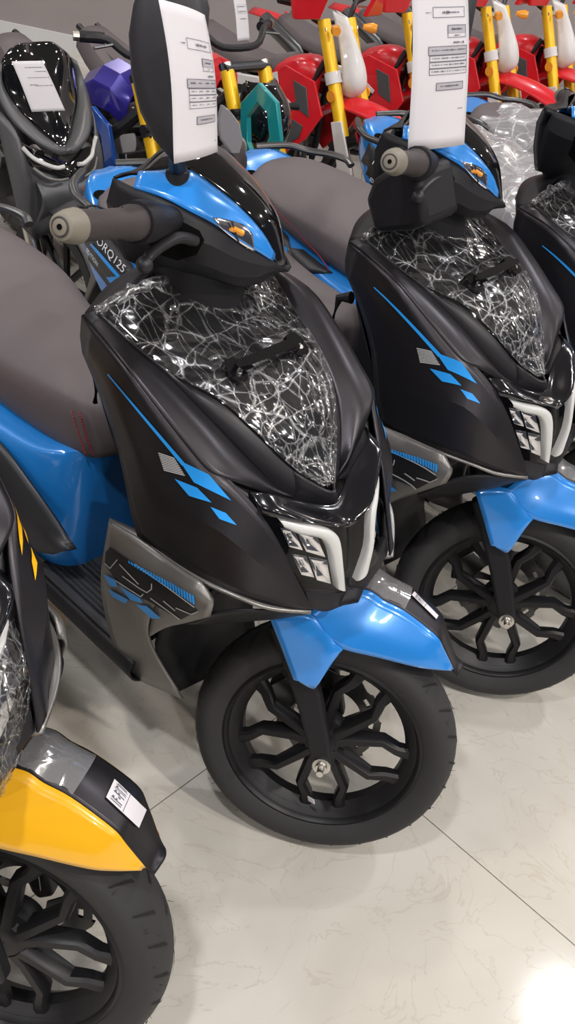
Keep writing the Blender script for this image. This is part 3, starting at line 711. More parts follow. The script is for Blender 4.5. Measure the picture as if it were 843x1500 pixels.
    for m in (False, True):
        gg = [[a_, a_.lerp(b_, .5)+Vector((0, 0, .010)), b_] for a_, b_ in zip(UR, UT)]
        o_ = front('cowl_top_panel', surf(gg, 4, 4, mirror=m), 'blue_paint', root, solid=-.004)
        if not m: cow_top = o_
    gg = []
    for i, b_ in enumerate(UT):
        h = .026*(1-(i/7)**2*.8)
        gg.append([b_, Vector((b_.x+h*.4, b_.y*.55, b_.z+h*.85)), Vector((b_.x+h*.5, 0, b_.z+h*1.15)), Vector((b_.x+h*.4, -b_.y*.55, b_.z+h*.85)), mir(b_)])
    gg.append([Vector((UT[-1].x+.006, -.012, UT[-1].z-.006)), Vector((UT[-1].x+.010, -.006, UT[-1].z-.006)), Vector((UT[-1].x+.012, 0, UT[-1].z-.006)), Vector((UT[-1].x+.010, .006, UT[-1].z-.006)), Vector((UT[-1].x+.006, .012, UT[-1].z-.006))])
    front('cowl_centre', surf(gg, 4, 4), 'gloss_black', root, solid=-.004)
    # black lower cowl: sections from rear to front
    lowc = [(190, 300, -.125, 165, 330), ]
    secs = []
    for i, q in enumerate(UR):
        dz = (.112, .104, .088, .078, .066, .046, .020)[i]; w2 = (.060, .070, .082, .080, .062, .042, .022)[i]; dx = (0, .008, .010, .012, .010, .006, 0)[i]
        secs.append([q+Vector((0, .004, -.001)), Vector((q.x+dx*.3, q.y*(.94, 1.0, 1.04, 1.04, 1.04, 1.04, 1.04)[i], q.z-dz*.35)), Vector((q.x+dx*.7, q.y*(.66, .76, .9, .96, .98, .98, .98)[i], q.z-dz*.72)), Vector((q.x+dx, -w2*.86, q.z-dz)), Vector((q.x+dx, 0, q.z-dz-.004)), Vector((q.x+dx, w2*.86, q.z-dz)), Vector((q.x+dx*.7, -q.y*(.66, .76, .9, .96, .98, .98, .98)[i], q.z-dz*.72)), Vector((q.x+dx*.3, -q.y*(.94, 1.0, 1.04, 1.04, 1.04, 1.04, 1.04)[i], q.z-dz*.35)), mir(q+Vector((0, .004, -.001)))])
    t_ = UR[0]
    rear = [Vector((t_.x-.034, -.112, t_.z+.002)), Vector((t_.x-.040, -.106, t_.z-.03)), Vector((t_.x-.034, -.075, t_.z-.075)), Vector((t_.x-.022, -.05, t_.z-.11)), Vector((t_.x-.022, 0, t_.z-.115)), Vector((t_.x-.022, .05, t_.z-.11)), Vector((t_.x-.034, .075, t_.z-.075)), Vector((t_.x-.040, .106, t_.z-.03)), Vector((t_.x-.034, .112, t_.z+.002))]
    nose_ = UR[-1]; tipr = [Vector((nose_.x+.020, -.014, nose_.z-.012))+Vector((0, .0035*k, -.001*(4-abs(4-k)))) for k in range(9)]
    cw = front('cowl_lower', surf([rear]+secs+[tipr], 3, 3, True, False), 'plastic_black', root, solid=-.004, ang=.3)
    cwt = bvh_of(cw); cpt = bvh_of(cow_top)
    def hit(px, py, off):
        o_, d_ = lray(px, py, MS); hs_ = [h for h in (cwt.ray_cast(o_, d_), cpt.ray_cast(o_, d_)) if h[0] is not None]
        if not hs_: return S(px, py, -.08)
        h = min(hs_, key=lambda q: q[3]); return h[0]-d_*off
    rc = [(208, 318), (236, 311), (262, 322), (292, 338), (299, 352), (288, 372), (262, 380), (236, 372), (214, 352)]
    for m in (False, True): front('lever_recess_shade', drape([rc], cwt, MS, .002, 4, m), 'recess_black', root, fixn=False)  # shade of the lever hollow painted as a dark patch on the unbroken cowl
    # instrument pod between the top panels, facing the rider
    pod = [[Vector((t_.x-.034, y, t_.z+.002)) for y in (-.112, -.05, 0, .05, .112)], [Vector((t_.x-.022, y, t_.z+.010)) for y in (-.104, -.05, 0, .05, .104)], [Vector((UT[0].x, y, UT[0].z+zz)) for y, zz in ((-.085, .0), (-.04, .018), (0, .026), (.04, .018), (.085, .0))]]
    front('instrument_pod', surf(pod, 3, 3), 'plastic_black', root, solid=-.004)
    ig = [[(312, 318), (316, 323), (320, 330)], [(331, 321), (334, 333), (337, 346)], [(357, 329), (358, 344), (359, 362)], [(371, 343), (372, 356), (374, 370)]]
    for m in (False, True):
        f_ = (lambda p: mir(p)) if m else (lambda p: Vector(p))
        g0 = [[f_(hit(x, y, .002)) for x, y in r] for r in ig]; g1_ = [[f_(hit(x, y, .009 if 0 < i < 3 else .005)) for x, y in r] for i, r in enumerate(ig)]
        b0 = front('indicator', surf(g0, 3, 3), 'chrome', root, solid=.0015)
        obj('indicator_lens', surf(g1_, 3, 3), 'lens_clear', b0)
        obj('indicator_bulb', tube([f_(hit(341, 335, .005)), f_(hit(356, 342, .005))], .004, 8), 'lamp_amber', b0)
        obj('indicator_rib', tube([f_(hit(340, 324, .008)), f_(hit(350, 356, .008))], .0015, 6), 'frame_black', b0)
    ge, gi_ = S(92, 332, -.372), S(200, 326, -.215)
    for m in (False, True):
        f_ = (lambda p: mir(p)+Vector((.010, -.022, .048))) if m else (lambda p: Vector(p))
        d_ = (gi_-ge)
        path = [ge+d_*t for t in (.14, .2, .5, .8, .86, .90, 1.0)]
        gp = front('grip', tube([f_(p) for p in path], [.0165, .0175, .0170, .0180, .0205, .0215, .0215], 20, up=(0, 0, 1)), 'grip_rubber', root)
        # moulded wave on the rubber
        bm = bmesh.new()
        wv = [f_(ge+d_*(.22+.58*t)+Vector((.012*math.cos(1.9+1.3*math.sin(t*6.3)), 0, .0188*math.sin(1.2+.9*math.sin(t*6.3))))) for t in [i/24 for i in range(25)]]
        add_ring_tube(bm, wv, .0013, 6); obj('grip_ridge', bm, 'plastic_black', gp)
        bm = bmesh.new(); dn = d_.normalized()
        add_ring_tube(bm, [f_(ge+dn*t) for t in (-.006, -.003, .010, .024, .026)], [.0085, .0145, .0180, .0195, .0170], 24, up=(0, 0, 1))
        be = front('bar_end', bm, 'barend', root)
        bm = bmesh.new(); add_ring_tube(bm, [f_(ge-dn*.0072), f_(ge-dn*.0060)], [.0030, .0032], 12, up=(0, 0, 1)); obj('end_screw', bm, 'recess_black', be)
        bm = bmesh.new(); rr_ = [(.0085, .0058), (.0098, .0066), (.0111, .0052)]; e1 = dn.cross(Vector((0, 0, 1))).normalized(); e2 = e1.cross(dn).normalized(); rg_ = []
        for rad_, h_ in rr_: rg_.append([bm.verts.new(f_(ge-dn*h_+e1*rad_*math.cos(2*math.pi*k/24)+e2*rad_*math.sin(2*math.pi*k/24))) for k in range(24)])
        for a_ in range(2):
            for k in range(24): bm.faces.new((rg_[a_][k], rg_[a_][(k+1) % 24], rg_[a_+1][(k+1) % 24], rg_[a_+1][k]))
        obj('end_ring', bm, 'grip_rubber', be)
        bm = bmesh.new(); add_ring_tube(bm, [f_(ge+d_*.98), f_(ge+d_*1.10), f_(ge+d_*1.25), f_(ge+d_*1.6)], [.026, .027, .024, .018], 16, up=(0, 0, 1))
        front('switch_housing', bm, 'plastic_black', root)
        lv = [S(285, 352, -.125), S(262, 348, -.15), S(240, 358, -.175), S(222, 372, -.195), S(213, 384, -.205)]
        lv = [f_(p) for p in interp(lv, 4)]
        n = len(lv); bm = bmesh.new(); add_ring_tube(bm, lv, [.010-.003*(i/n) for i in range(n)], 12, up=(0, 0, 1), squash=.8)
        r_ = bmesh.ops.create_uvsphere(bm, u_segments=14, v_segments=10, radius=.011, matrix=Matrix.Translation(f_(S(212, 388, -.207))))
        front('brake_lever', bm, 'frame_black', root)
    # steering neck
    bm = bmesh.new(); add_ring_tube(bm, [(-.395, 0, 1.00), (-.36, 0, .93), (-.335, 0, .87)], [.075, .060, .052], 20)
    front('steering_neck', bm, 'plastic_black', root)
    # mirrors on stubs
    for k in (-1, 1):
        c0 = S(258, 286, -.100); c0 = Vector((c0.x, k*.100, c0.z))
        mo = front('mirror_stalk', tube([c0+Vector((0, 0, -.010)), c0+Vector((0, 0, -.002)), c0+Vector((-.001, 0, .004)), c0+Vector((-.003, 0, .030)), c0+Vector((-.004, k*.002, .034))], [.024, .023, .0165, .0155, .012], 20), 'plastic_black', root)
    hp = [(256, 244), (244, 226), (226, 205), (206, 165), (193, 110), (189, 50), (196, 5), (215, -45), (250, -62), (290, -50), (305, 10), (298, 90), (285, 170), (272, 236)]
    pts = [S(x, y, -.135) for x, y in hp]; cen = sum(pts, Vector())/len(pts)
    bm = bmesh.new(); rings = []
    for dy, sc_ in ((-.016, .55), (-.012, .86), (-.004, .98), (.006, 1.0), (.014, .97), (.014, .90), (.010, .88)):
        rings.append([bm.verts.new(cen+(p-cen)*sc_+Vector((0, dy, 0))) for p in pts])
    n = len(pts)
    for i in range(len(rings)-1):
        for j in range(n): bm.faces.new((rings[i][j], rings[i][(j+1) % n], rings[i+1][(j+1) % n], rings[i+1][j]))
    bm.faces.new(rings[0]); bm.faces.new(rings[-1])
    mh = front('mirror_housing', bm, 'mirror_shell', root, ang=.9)
    obj('mirror_neck', tube([c0*1.0+Vector((-.003, -.200, .030)), pts[0]+Vector((0, 0, .012))], [.012, .010], 10), 'plastic_black', mh)
    hp = [(340, 226), (326, 205), (322, 176), (327, 153), (338, 162), (352, 180), (357, 205), (352, 226)]
    pts = [S(x, y, .125) for x, y in hp]
    bm = prism(pts, (-.006, .004, 0)); front('mirror_blade', bm, 'fume_lens', root, bevel=.002)
    return root
proto = build_scooter()
def kids(o): return [c for c in bpy.data.objects if c.parent == o]
def copy_tree(o, parent=None):
    c = o.copy(); col.objects.link(c); c.parent = parent
    for ch in kids(o): copy_tree(ch, c)
    return c
def tree(o):
    r = [o]
    for c in kids(o): r += tree(c)
    return r
def repaint(root, mp):
    for o in tree(root):
        if o.type != 'MESH': continue
        for s in o.material_slots:
            if s.material and s.material.name in mp:
                nm = mp[s.material.name]; s.link = 'OBJECT'; s.material = MATS[nm]
def place(k, st, M=None):
    c = copy_tree(proto)
    c.matrix_world = M if M is not None else root_matrix(k)
    for ch in kids(c):
        if ch.get('_s'): ch.matrix_basis = steer(st)
    return c
bpy.context.view_layer.update()
sc1 = place(1, ST2); sc2 = place(2, ST2, Matrix.Translation((.055, -.085, 0)) @ root_matrix(2))
bm = prism([P(*q, MB1) for q in ((533, 292, -.155), (545, 263, -.155), (580, 240, -.155), (612, 250, -.155), (625, 330, -.155), (600, 340, -.155), (548, 342, -.155))], (0, .10, 0))
body('inner_pocket', bm, 'plastic_black', sc1, bevel=.012)
scy = place(-1, ST1)
repaint(scy, {'blue_paint': 'yellow_paint', 'decal_blue': 'decal_yellow'})

for r_ in (proto, sc1, scy):
    for o in tree(r_):
        if o.name.split('.')[0] == 'seat_piping': bpy.data.objects.remove(o)
scy.matrix_world = Matrix.Translation((-.036, -.029, 0)) @ scy.matrix_world
sc3 = place(3, ST2); sc4 = place(4, ST2)
tag(proto, 'matte black and blue scooter in the centre foreground, its whole front wheel in view', 'scooter')
tag(sc1, 'matte black and blue scooter right of the central one, long paper over its handlebar', 'scooter')
tag(sc2, 'matte black and blue scooter cut off by the right edge, third of the blue row', 'scooter')
tag(scy, 'black and yellow scooter in the lower left corner with yellow front mudguard', 'scooter')
tag(sc3, 'blue scooter under a crumpled translucent dust sheet, behind the second scooter handlebar', 'scooter')
tag(sc4, 'farthest scooter of the row, under the second translucent sheet in front of the red bikes', 'scooter')
for r_ in (proto, sc1, sc2, scy, sc3, sc4): r_['group'] = 'scooters parked in a row'
bpy.context.view_layer.update()
# stickers on the front mudguards of the two nearest scooters
def find(r_, nm): return [o for o in tree(r_) if o.name.split('.')[0] == nm][0]
def quad_uv(c, u0, v0, u1, v1):
    f = lambda u, v: tuple((Vector((*c[0], 0))*(1-u)*(1-v)+Vector((*c[1], 0))*u*(1-v)+Vector((*c[2], 0))*u*v+Vector((*c[3], 0))*(1-u)*v).xy)
    return [f(u0, v0), f(u1, v0), f(u1, v1), f(u0, v1)]
mtree = bvh_of(find(proto, 'mudguard_top'))
for r_, corners in ((scy, [(154, 1169), (166, 1143), (212, 1187), (201, 1213)]), (proto, [(602, 873), (606, 868), (641, 903), (638, 908)])):
    mt = find(r_, 'mudguard_top'); M_ = r_.matrix_world @ steer(ST1)
    Mi = Matrix.Identity(4)
    tr_ = bvh_of(find(proto, 'mudguard_top'))
    st_ = obj('date_sticker', drape([corners], mtree, M_, .0030, 5), 'paper', mt, fixn=False)
    marks = []
    for (a_, b_, c_, d_) in ((.10, .10, .14, .42), (.21, .10, .25, .42), (.25, .12, .33, .17), (.25, .22, .32, .27), (.39, .26, .45, .33), (.50, .10, .54, .42), (.54, .12, .61, .17), (.54, .22, .60, .27), (.66, .08, .68, .44), (.73, .10, .76, .42), (.76, .11, .82, .16), (.86, .08, .88, .44), (.91, .12, .94, .40)):
        marks.append(quad_uv(corners, a_, b_, c_, d_))
    marks += [quad_uv(corners, .02, .495, .98, .508)]
    obj('sticker_print', drape(marks, mtree, M_, .0038, 1), 'ink', st_, fixn=False)

# loose clear bag over the head lamp of the yellow scooter
rgb_ = random.Random(11)
Lp = [(-.075, .80), (-.035, .76), (-.005, .71), (.012, .66), (.016, .61), (.0, .57), (-.03, .54)]
rows = []
for i, (x, z) in enumerate(Lp):
    w = (.15, .15, .14, .125, .115, .105, .09)[i]; r = []
    for t in (-1, -.7, -.4, 0, .4, .7, 1): r.append(Vector((x+.018-.10*t*t+rgb_.uniform(-.008, .008), w*t, z+rgb_.uniform(-.008, .008))))
    rows.append(r)
bm = surf(rows, 8, 8)
for v_ in bm.verts: v_.co += Vector((rgb_.uniform(-1, 1), rgb_.uniform(-1, 1), rgb_.uniform(-1, 1)))*.0016
o = obj('plastic_bag', bm, 'crinkled_film', scy, ang=2)

lpt = bvh_of([o for o in tree(proto) if o.name.startswith('side_panel')][1])
drN = drape([line_poly((1, 741), (9, 757), 2.2), line_poly((1, 741), (14, 753), 2.6), line_poly((7, 739), (14, 753), 2.2)], lpt, scy.matrix_world, .0016, 1)
if len(drN.verts): obj('brand_lettering', drN, 'decal_white', [o for o in kids(scy) if o.name.startswith('side_panel')][1], fixn=False)

q4 = [S(472, 1164, -.040), S(484, 1164, -.040), S(485, 1171, -.040), S(473, 1171, -.040)]
tag(obj('rim_label', prism(q4, (0, .0015, 0)), 'paper', find(proto, 'alloy_rim')), 'white paper label stuck inside the rim')
# ------------------------------------------------------------------ dust sheets on the far scooters
def dust_sheet(k, x0, x1, seed, zl=.42):
    rg = random.Random(seed); Mk = root_matrix(k)
    rows = []
    n = 9
    for i in range(n):
        t = i/(n-1); x = x0+(x1-x0)*t; zt = .765+.012*math.sin(t*7+seed)+(.05 if t > .8 else 0)*0; w = .10+.075*math.sin(min(1, t*2.2+.15)*math.pi/2)
        zb = zl+.05*math.sin(t*5+seed)
        r = []
        for (yy, zz) in ((-w-.07, zb), (-w-.055, (zt+zb)/2-.02), (-w-.025, zt-.05), (-w*.6, zt-.004), (0, zt+.006), (w*.6, zt-.004), (w+.025, zt-.05), (w+.055, (zt+zb)/2-.02), (w+.07, zb)):
            r.append(Vector((x+rg.uniform(-.012, .012), yy+rg.uniform(-.014, .014), zz+rg.uniform(-.012, .012))))
        rows.append(r)
    def cr_(q, u, v): 
        a = math.sin(u*40+v*13+seed)*.004+math.sin(v*55-u*21+seed)*.003
        return q+Vector((0, a*.6, a))
    bm = surf(rows, 7, 7, disp=cr_)
    for v in bm.verts: v.co += Vector((rg.uniform(-1, 1), rg.uniform(-1, 1), rg.uniform(-1, 1)))*.0022
    return obj('dust_sheet', bm, 'dust_sheet', ang=2, M=Mk)
tag(dust_sheet(3, -1.06, -.34, 2, .34), 'translucent crumpled plastic sheet over the blue scooter behind the second handlebar', 'plastic sheet', 'plastic sheets over parked scooters')
tag(dust_sheet(4, -1.14, -.40, 5), 'translucent crumpled plastic sheet farthest back, just in front of the red bikes', 'plastic sheet', 'plastic sheets over parked scooters')

# ------------------------------------------------------------------ motorcycles behind
def vehicle_frame(px, py, z, a, local, s):
    """frame on the floor, heading a, such that the local point lands where the photo shows it"""
    Pc = G(px, py, z); Rm = Matrix.Rotation(a, 4, 'Z'); l = Rm @ (Vector(local)*s)
    return Matrix.Translation((Pc.x-l.x, Pc.y-l.y, 0)) @ Rm @ Matrix.Diagonal((s, s, s, 1))
RK = R(27)
def fk(t, y): return Vector((-math.sin(RK)*t, y, .34+math.cos(RK)*t))
def spoked_wheel(root, c, r, w, name_t='tyre'):
    bm = bmesh.new(); add_lathe(bm, [(r-.055, -w*.4), (r-.03, -w*.55), (r-.01, -w*.5), (r, -w*.25), (r, w*.25), (r-.01, w*.5), (r-.03, w*.55), (r-.055, w*.4)], c=c, seg=40)
    for i in range(30):
        a = 2*math.pi*i/30
        for y in (-.3, .3):
            p = Vector((c[0]+r*math.cos(a), c[1]+y*w, c[2]+r*math.sin(a)))
            add_box(bm, p, (.018, w*.35, .03), Matrix.Rotation(-a, 4, 'Y'))
    obj(name_t, bm, 'rubber', root)
    bm = bmesh.new(); add_lathe(bm, [(r-.055, -w*.4), (r-.07, -w*.25), (r-.07, w*.25), (r-.055, w*.4)], c=c, seg=40)
    rm = obj('rim', bm, 'rim_black', root, solid=.004)
    bm = bmesh.new(); add_ring_tube(bm, [(c[0], c[1]-.05, c[2]), (c[0], c[1]+.05, c[2])], .035, 14)
    for i in range(18):
        a = 2*math.pi*i/18; b = a+.25*(1 if i % 2 else -1); y = .03*(1 if i % 2 else -1)
        add_ring_tube(bm, [(c[0]+.03*math.cos(a), c[1]+y, c[2]+.03*math.sin(a)), (c[0]+(r-.07)*math.cos(b), c[1], c[2]+(r-.07)*math.sin(b))], .0016, 4)
    obj('hub_and_spokes', bm, 'steel', root)
def panel(root, name, pts, y, thick, m, bev=.006, both_=True, tilt=0):
    for s in ((-1, 1) if both_ else (1,)):
        q = [Vector((x, s*(y+tilt*(z-.7)), z)) for x, z in pts]
        obj(name, prism(q, (0, s*thick, 0)), m, root, bevel=bev)
def dirt_bike():
    root = empty('dirt_bike')
    spoked_wheel(root, (0, 0, .34), .34, .075); spoked_wheel(root, (-1.32, 0, .32), .32, .10)
    for s in (-1, 1):
        f = obj('fork_leg', tube([fk(.32, s*.095), fk(.87, s*.095)], [.034, .033], 16), 'fork_yellow', root)
        obj('fork_slider', tube([fk(-.02, s*.095), fk(.38, s*.095)], [.026, .024], 12), 'steel', f)
        a_, b_ = fk(.0, s*.118), fk(.40, s*.118); d = Vector((.05, 0, .02))
        obj('fork_guard', prism([a_-d, a_+d, b_+d*.7, b_-d*.7], (0, s*.012, 0)), 'white_plastic', f, bevel=.006)
        obj('fork_clamp', tube([fk(.575, s*.095), fk(.63, s*.095)], .042, 14), 'white_plastic', f)
        obj('reflector', tube([fk(.52, s*.13), fk(.52, s*.137)], .028, 14, up=(0, 0, 1)), 'lamp_amber', f)
    for t in (.60, .83): obj('triple_clamp', tube([fk(t, -.12), fk(t, .12)], .03, 10, squash=.6, up=(0, 0, 1)), 'steel', root)
    # front mudguard: long peaked blade
    rows = []
    for x, z, w in ((-.62, .50, .05), (-.50, .60, .065), (-.38, .69, .075), (-.22, .775, .085), (-.08, .79, .088), (.10, .775, .085), (.28, .725, .072), (.42, .655, .055), (.50, .60, .035)):
        rows.append([Vector((x-.02, -w, z-.035)), Vector((x, -w*.55, z)), Vector((x, 0, z+.018)), Vector((x, w*.55, z)), Vector((x-.02, w, z-.035))])
    obj('front_mudguard', surf(rows, 4, 3), 'red_plastic', root, solid=-.006)
    # number plate with lamp
    rows = []
    for x, z, w in ((-.20, .79, .030), (-.15, .85, .060), (-.17, .93, .064), (-.23, 1.02, .044), (-.33, 1.14, .014)):
        rows.append([Vector((x-.09, -w, z+.01)), Vector((x-.02, -w*.7, z)), Vector((x, 0, z)), Vector((x-.02, w*.7, z)), Vector((x-.09, w, z+.01))])
    npl = obj('number_plate', surf(rows, 4, 4), 'white_plastic', root, solid=-.005)
    for s in (-1, 1): obj('indicator', tube([(-.30, s*.10, 1.10), (-.27, s*.135, 1.10), (-.25, s*.15, 1.10)], [.012, .026, .02], 12), 'lamp_amber', root)
    hb = interp([(-.50, -.31, 1.19), (-.46, -.20, 1.17), (-.42, -.10, 1.10), (-.42, .10, 1.10), (-.46, .20, 1.17), (-.50, .31, 1.19)], 4)
    obj('handlebar', tube(hb, .014, 10), 'frame_black', root)
    for s in (-1, 1):
        obj('grip', tube([(-.48, s*.22, 1.175), (-.50, s*.32, 1.19)], .019, 10), 'plastic_black', root)
        q = [Vector((-.38, s*.17, 1.13)), Vector((-.40, s*.32, 1.13)), Vector((-.42, s*.33, 1.22)), Vector((-.36, s*.26, 1.30)), Vector((-.33, s*.18, 1.24))]
        obj('hand_guard', prism(q, (.03, 0, 0)), 'red_plastic', root, bevel=.006)
        obj('lever', tube([(-.44, s*.18, 1.16), (-.43, s*.30, 1.15)], .006, 6), 'steel', root)
    obj('tank', surf([[Vector((x, -w, z-.12)), Vector((x, -w*.8, z-.01)), Vector((x, 0, z+.02)), Vector((x, w*.8, z-.01)), Vector((x, w, z-.12))] for x, z, w in ((-.40, .86, .05), (-.48, .90, .10), (-.60, .88, .12), (-.76, .80, .09))], 3, 3), 'red_plastic', root, solid=-.005)
    panel(root, 'shroud', [(-.36, .84), (-.58, .86), (-.70, .78), (-.62, .72), (-.48, .68), (-.60, .50), (-.50, .42), (-.34, .56), (-.26, .70)], .14, .012, 'red_plastic', .003, tilt=-.1)
    panel(root, 'shroud_stripe', [(-.62, .82), (-.70, .78), (-.62, .72), (-.48, .68), (-.47, .70), (-.58, .74)], .156, .005, 'white_plastic', .002, tilt=-.1)
    panel(root, 'shroud_insert', [(-.40, .80), (-.50, .81), (-.44, .69), (-.34, .67)], .153, .005, 'grey_panel', .002, tilt=-.1)
    panel(root, 'shroud_insert', [(-.37, .62), (-.45, .63), (-.54, .52), (-.49, .47), (-.38, .56)], .153, .005, 'grey_panel', .002, tilt=-.1)
    panel(root, 'side_panel', [(-.64, .70), (-.78, .75), (-1.10, .70), (-1.30, .78), (-1.12, .60), (-.86, .56), (-.70, .60)], .11, .022, 'white_plastic', .008)
    panel(root, 'side_graphic', [(-.78, .70), (-1.0, .66), (-.98, .63), (-.80, .64)], .133, .002, 'decal_dark', 0)
    panel(root, 'tail_panel', [(-1.04, .79), (-1.30, .85), (-1.50, .87), (-1.30, .76), (-1.12, .70)], .07, .02, 'red_plastic', .006)
    obj('seat', surf([[Vector((x, -w, z-.05)), Vector((x, -w*.8, z)), Vector((x, 0, z+.012)), Vector((x, w*.8, z)), Vector((x, w, z-.05))] for x, z, w in ((-.66, .86, .06), (-.85, .80, .10), (-1.15, .81, .11), (-1.38, .85, .08))], 3, 3), 'seat_vinyl', root, solid=-.05)
    obj('rear_mudguard', surf([[Vector((x, -w, z-.02)), Vector((x, 0, z+.01)), Vector((x, w, z-.02))] for x, z, w in ((-1.30, .81, .09), (-1.48, .85, .09), (-1.68, .84, .06))], 3, 3), 'red_plastic', root, solid=-.006)
    eb = bmesh.new(); add_box(eb, (-.68, 0, .46), (.26, .20, .22)); add_box(eb, (-.60, 0, .62), (.16, .15, .18), Matrix.Rotation(.3, 4, 'Y'))
    for i in range(6): add_box(eb, (-.595, 0, .56+.025*i), (.19, .18, .006), Matrix.Rotation(.3, 4, 'Y'))
    add_ring_tube(eb, [(-.66, -.13, .43), (-.66, .13, .43)], .085, 20)
    obj('engine', eb, 'engine_metal', root, bevel=.006)
    fb = bmesh.new()
    for s in (-1, 1):
        add_ring_tube(fb, interp([(-.40, s*.03, .92), (-.47, s*.08, .70), (-.50, s*.09, .38), (-.62, s*.09, .30), (-.86, s*.09, .32), (-.90, s*.09, .50), (-.80, s*.06, .74)], 3), .018, 8)
        add_ring_tube(fb, [(-.88, s*.09, .38), (-1.32, s*.085, .32)], .022, 8)
        add_ring_tube(fb, [(-.80, s*.06, .72), (-1.35, s*.05, .79)], .014, 8)
    obj('frame', fb, 'frame_black', root)
    obj('shock_spring', tube([Vector((-.92+.06*i/40, 0, .40+.34*i/40))+Vector((.03*math.cos(i), .03*math.sin(i), 0)) for i in range(41)], .007, 6), 'red_plastic', root)
    obj('exhaust', tube(interp([(-.53, -.06, .60), (-.42, -.10, .45), (-.60, -.14, .36), (-.95, -.13, .60), (-1.05, -.13, .70), (-1.45, -.13, .84)], 4), [.018]*12+[.02]*5+[.045]*4, 12), 'dark_steel', root)
    return root
def naked_bike():
    root = empty('motorcycle')
    for c, r_, w in (((0, 0, .30), .30, .11), ((-1.36, 0, .31), .31, .15)):
        bm = bmesh.new(); add_lathe(bm, [(r_-.07, -w*.35), (r_-.05, -w*.46), (r_-.02, -w*.48), (r_-.004, -w*.25), (r_, 0), (r_-.004, w*.25), (r_-.02, w*.48), (r_-.05, w*.46), (r_-.07, w*.35)], c=c, seg=40)
        obj('tyre', bm, 'rubber', root)
        bm = bmesh.new(); add_lathe(bm, [(r_-.07, -w*.35), (r_-.085, -w*.2), (r_-.085, w*.2), (r_-.07, w*.35)], c=c, seg=40); add_ring_tube(bm, [(c[0], -.05, c[2]), (c[0], .05, c[2])], .04, 12)
        for i in range(5):
            a = 2*math.pi*i/5; add_ring_tube(bm, [(c[0]+.03*math.cos(a), 0, c[2]+.03*math.sin(a)), (c[0]+(r_-.08)*math.cos(a), 0, c[2]+(r_-.08)*math.sin(a))], .014, 6)
        obj('wheel', bm, 'rim_black', root)
    o_ = Vector((0, 0, -.04))
    for s in (-1, 1):
        f = obj('fork_leg', tube([fk(.30, s*.10)+o_, fk(.76, s*.10)+o_], [.030, .029], 16), 'fork_yellow', root)
        obj('fork_slider', tube([fk(-.02, s*.10)+o_, fk(.32, s*.10)+o_], [.025, .024], 12), 'frame_black', f)
        obj('fork_band', tube([fk(.57, s*.10)+o_, fk(.595, s*.10)+o_], .034, 14), 'frame_black', f)
        obj('fork_cap', tube([fk(.76, s*.10)+o_, fk(.79, s*.10)+o_], .022, 14), 'steel', f)
    for t in (.58, .77): obj('triple_clamp', tube([fk(t, -.12)+o_, fk(t, .12)+o_], .03, 10, squash=.6, up=(0, 0, 1)), 'frame_black', root)
    hb = interp([(-.50, -.24, 1.10), (-.45, -.17, 1.10), (-.40, -.09, 1.05), (-.40, .09, 1.05), (-.45, .17, 1.10), (-.50, .24, 1.10)], 4)
    obj('handlebar', tube(hb, .014, 10), 'frame_black', root)
    for s in (-1, 1):
        g_ = obj('grip', tube([(-.47, s*.17, 1.10), (-.51, s*.25, 1.10)], .020, 10), 'plastic_black', root)
        obj('bar_end', tube([(-.51, s*.25, 1.10), (-.52, s*.27, 1.10)], .017, 10), 'steel', g_)
        obj('lever', tube([(-.43, s*.14, 1.09), (-.43, s*.24, 1.08)], .006, 6), 'dark_steel', root)
        obj('indicator', tube([(-.22, s*.10, .86), (-.20, s*.18, .86)], [.008, .018], 10), 'plastic_black', root)
    # head lamp pod
    obj('headlamp_cowl', surf([[Vector((x, -w, z)), Vector((x+.04, -w*.6, z)), Vector((x+.05, 0, z)), Vector((x+.04, w*.6, z)), Vector((x, w, z))] for x, z, w in ((-.24, .72, .03), (-.19, .77, .07), (-.20, .86, .08), (-.27, .94, .05))], 4, 4), 'gloss_black', root, solid=-.08)
    tk = [[Vector((x, -w, z-.14)), Vector((x, -w*1.05, z-.05)), Vector((x, -w*.6, z)), Vector((x, 0, z+.02)), Vector((x, w*.6, z)), Vector((x, w*1.05, z-.05)), Vector((x, w, z-.14))] for x, z, w in ((-.46, .90, .06), (-.52, .955, .10), (-.62, .96, .11), (-.74, .90, .09), (-.80, .84, .07))]
    obj('fuel_tank', surf(tk, 1, 1, False, False), 'purple_paint', root, solid=-.01, ang=.25, bevel=.008)
    ring_o = [(-.44, .80), (-.55, .84), (-.64, .74), (-.62, .60), (-.52, .50), (-.44, .54), (-.39, .67)]
    ring_i = [(-.48, .75), (-.54, .77), (-.59, .70), (-.57, .61), (-.52, .56), (-.48, .59), (-.45, .67)]
    for s in (-1, 1):
        bm = bmesh.new(); n = len(ring_o); A_ = [[bm.verts.new((x, s*(.15+dy), z)) for x, z in rr] for rr, dy in ((ring_o, 0), (ring_o, .02), (ring_i, .026), (ring_i, 0))]
        for k in range(4):
            for j in range(n): bm.faces.new((A_[k][j], A_[k][(j+1) % n], A_[(k+1) % 4][(j+1) % n], A_[(k+1) % 4][j]))
        obj('tank_shroud', bm, 'deep_blue', root, bevel=.004)
    obj('seat', surf([[Vector((x, -w, z-.06)), Vector((x, -w*.8, z)), Vector((x, 0, z+.012)), Vector((x, w*.8, z)), Vector((x, w, z-.06))] for x, z, w in ((-.78, .76, .09), (-1.0, .72, .14), (-1.25, .78, .12), (-1.45, .84, .07))], 3, 3), 'seat_vinyl', root, solid=-.05)
    eb = bmesh.new(); add_box(eb, (-.72, 0, .42), (.36, .24, .24)); add_box(eb, (-.58, 0, .56), (.2, .20, .2), Matrix.Rotation(.4, 4, 'Y')); add_ring_tube(eb, [(-.72, -.16, .40), (-.72, .16, .40)], .09, 20)
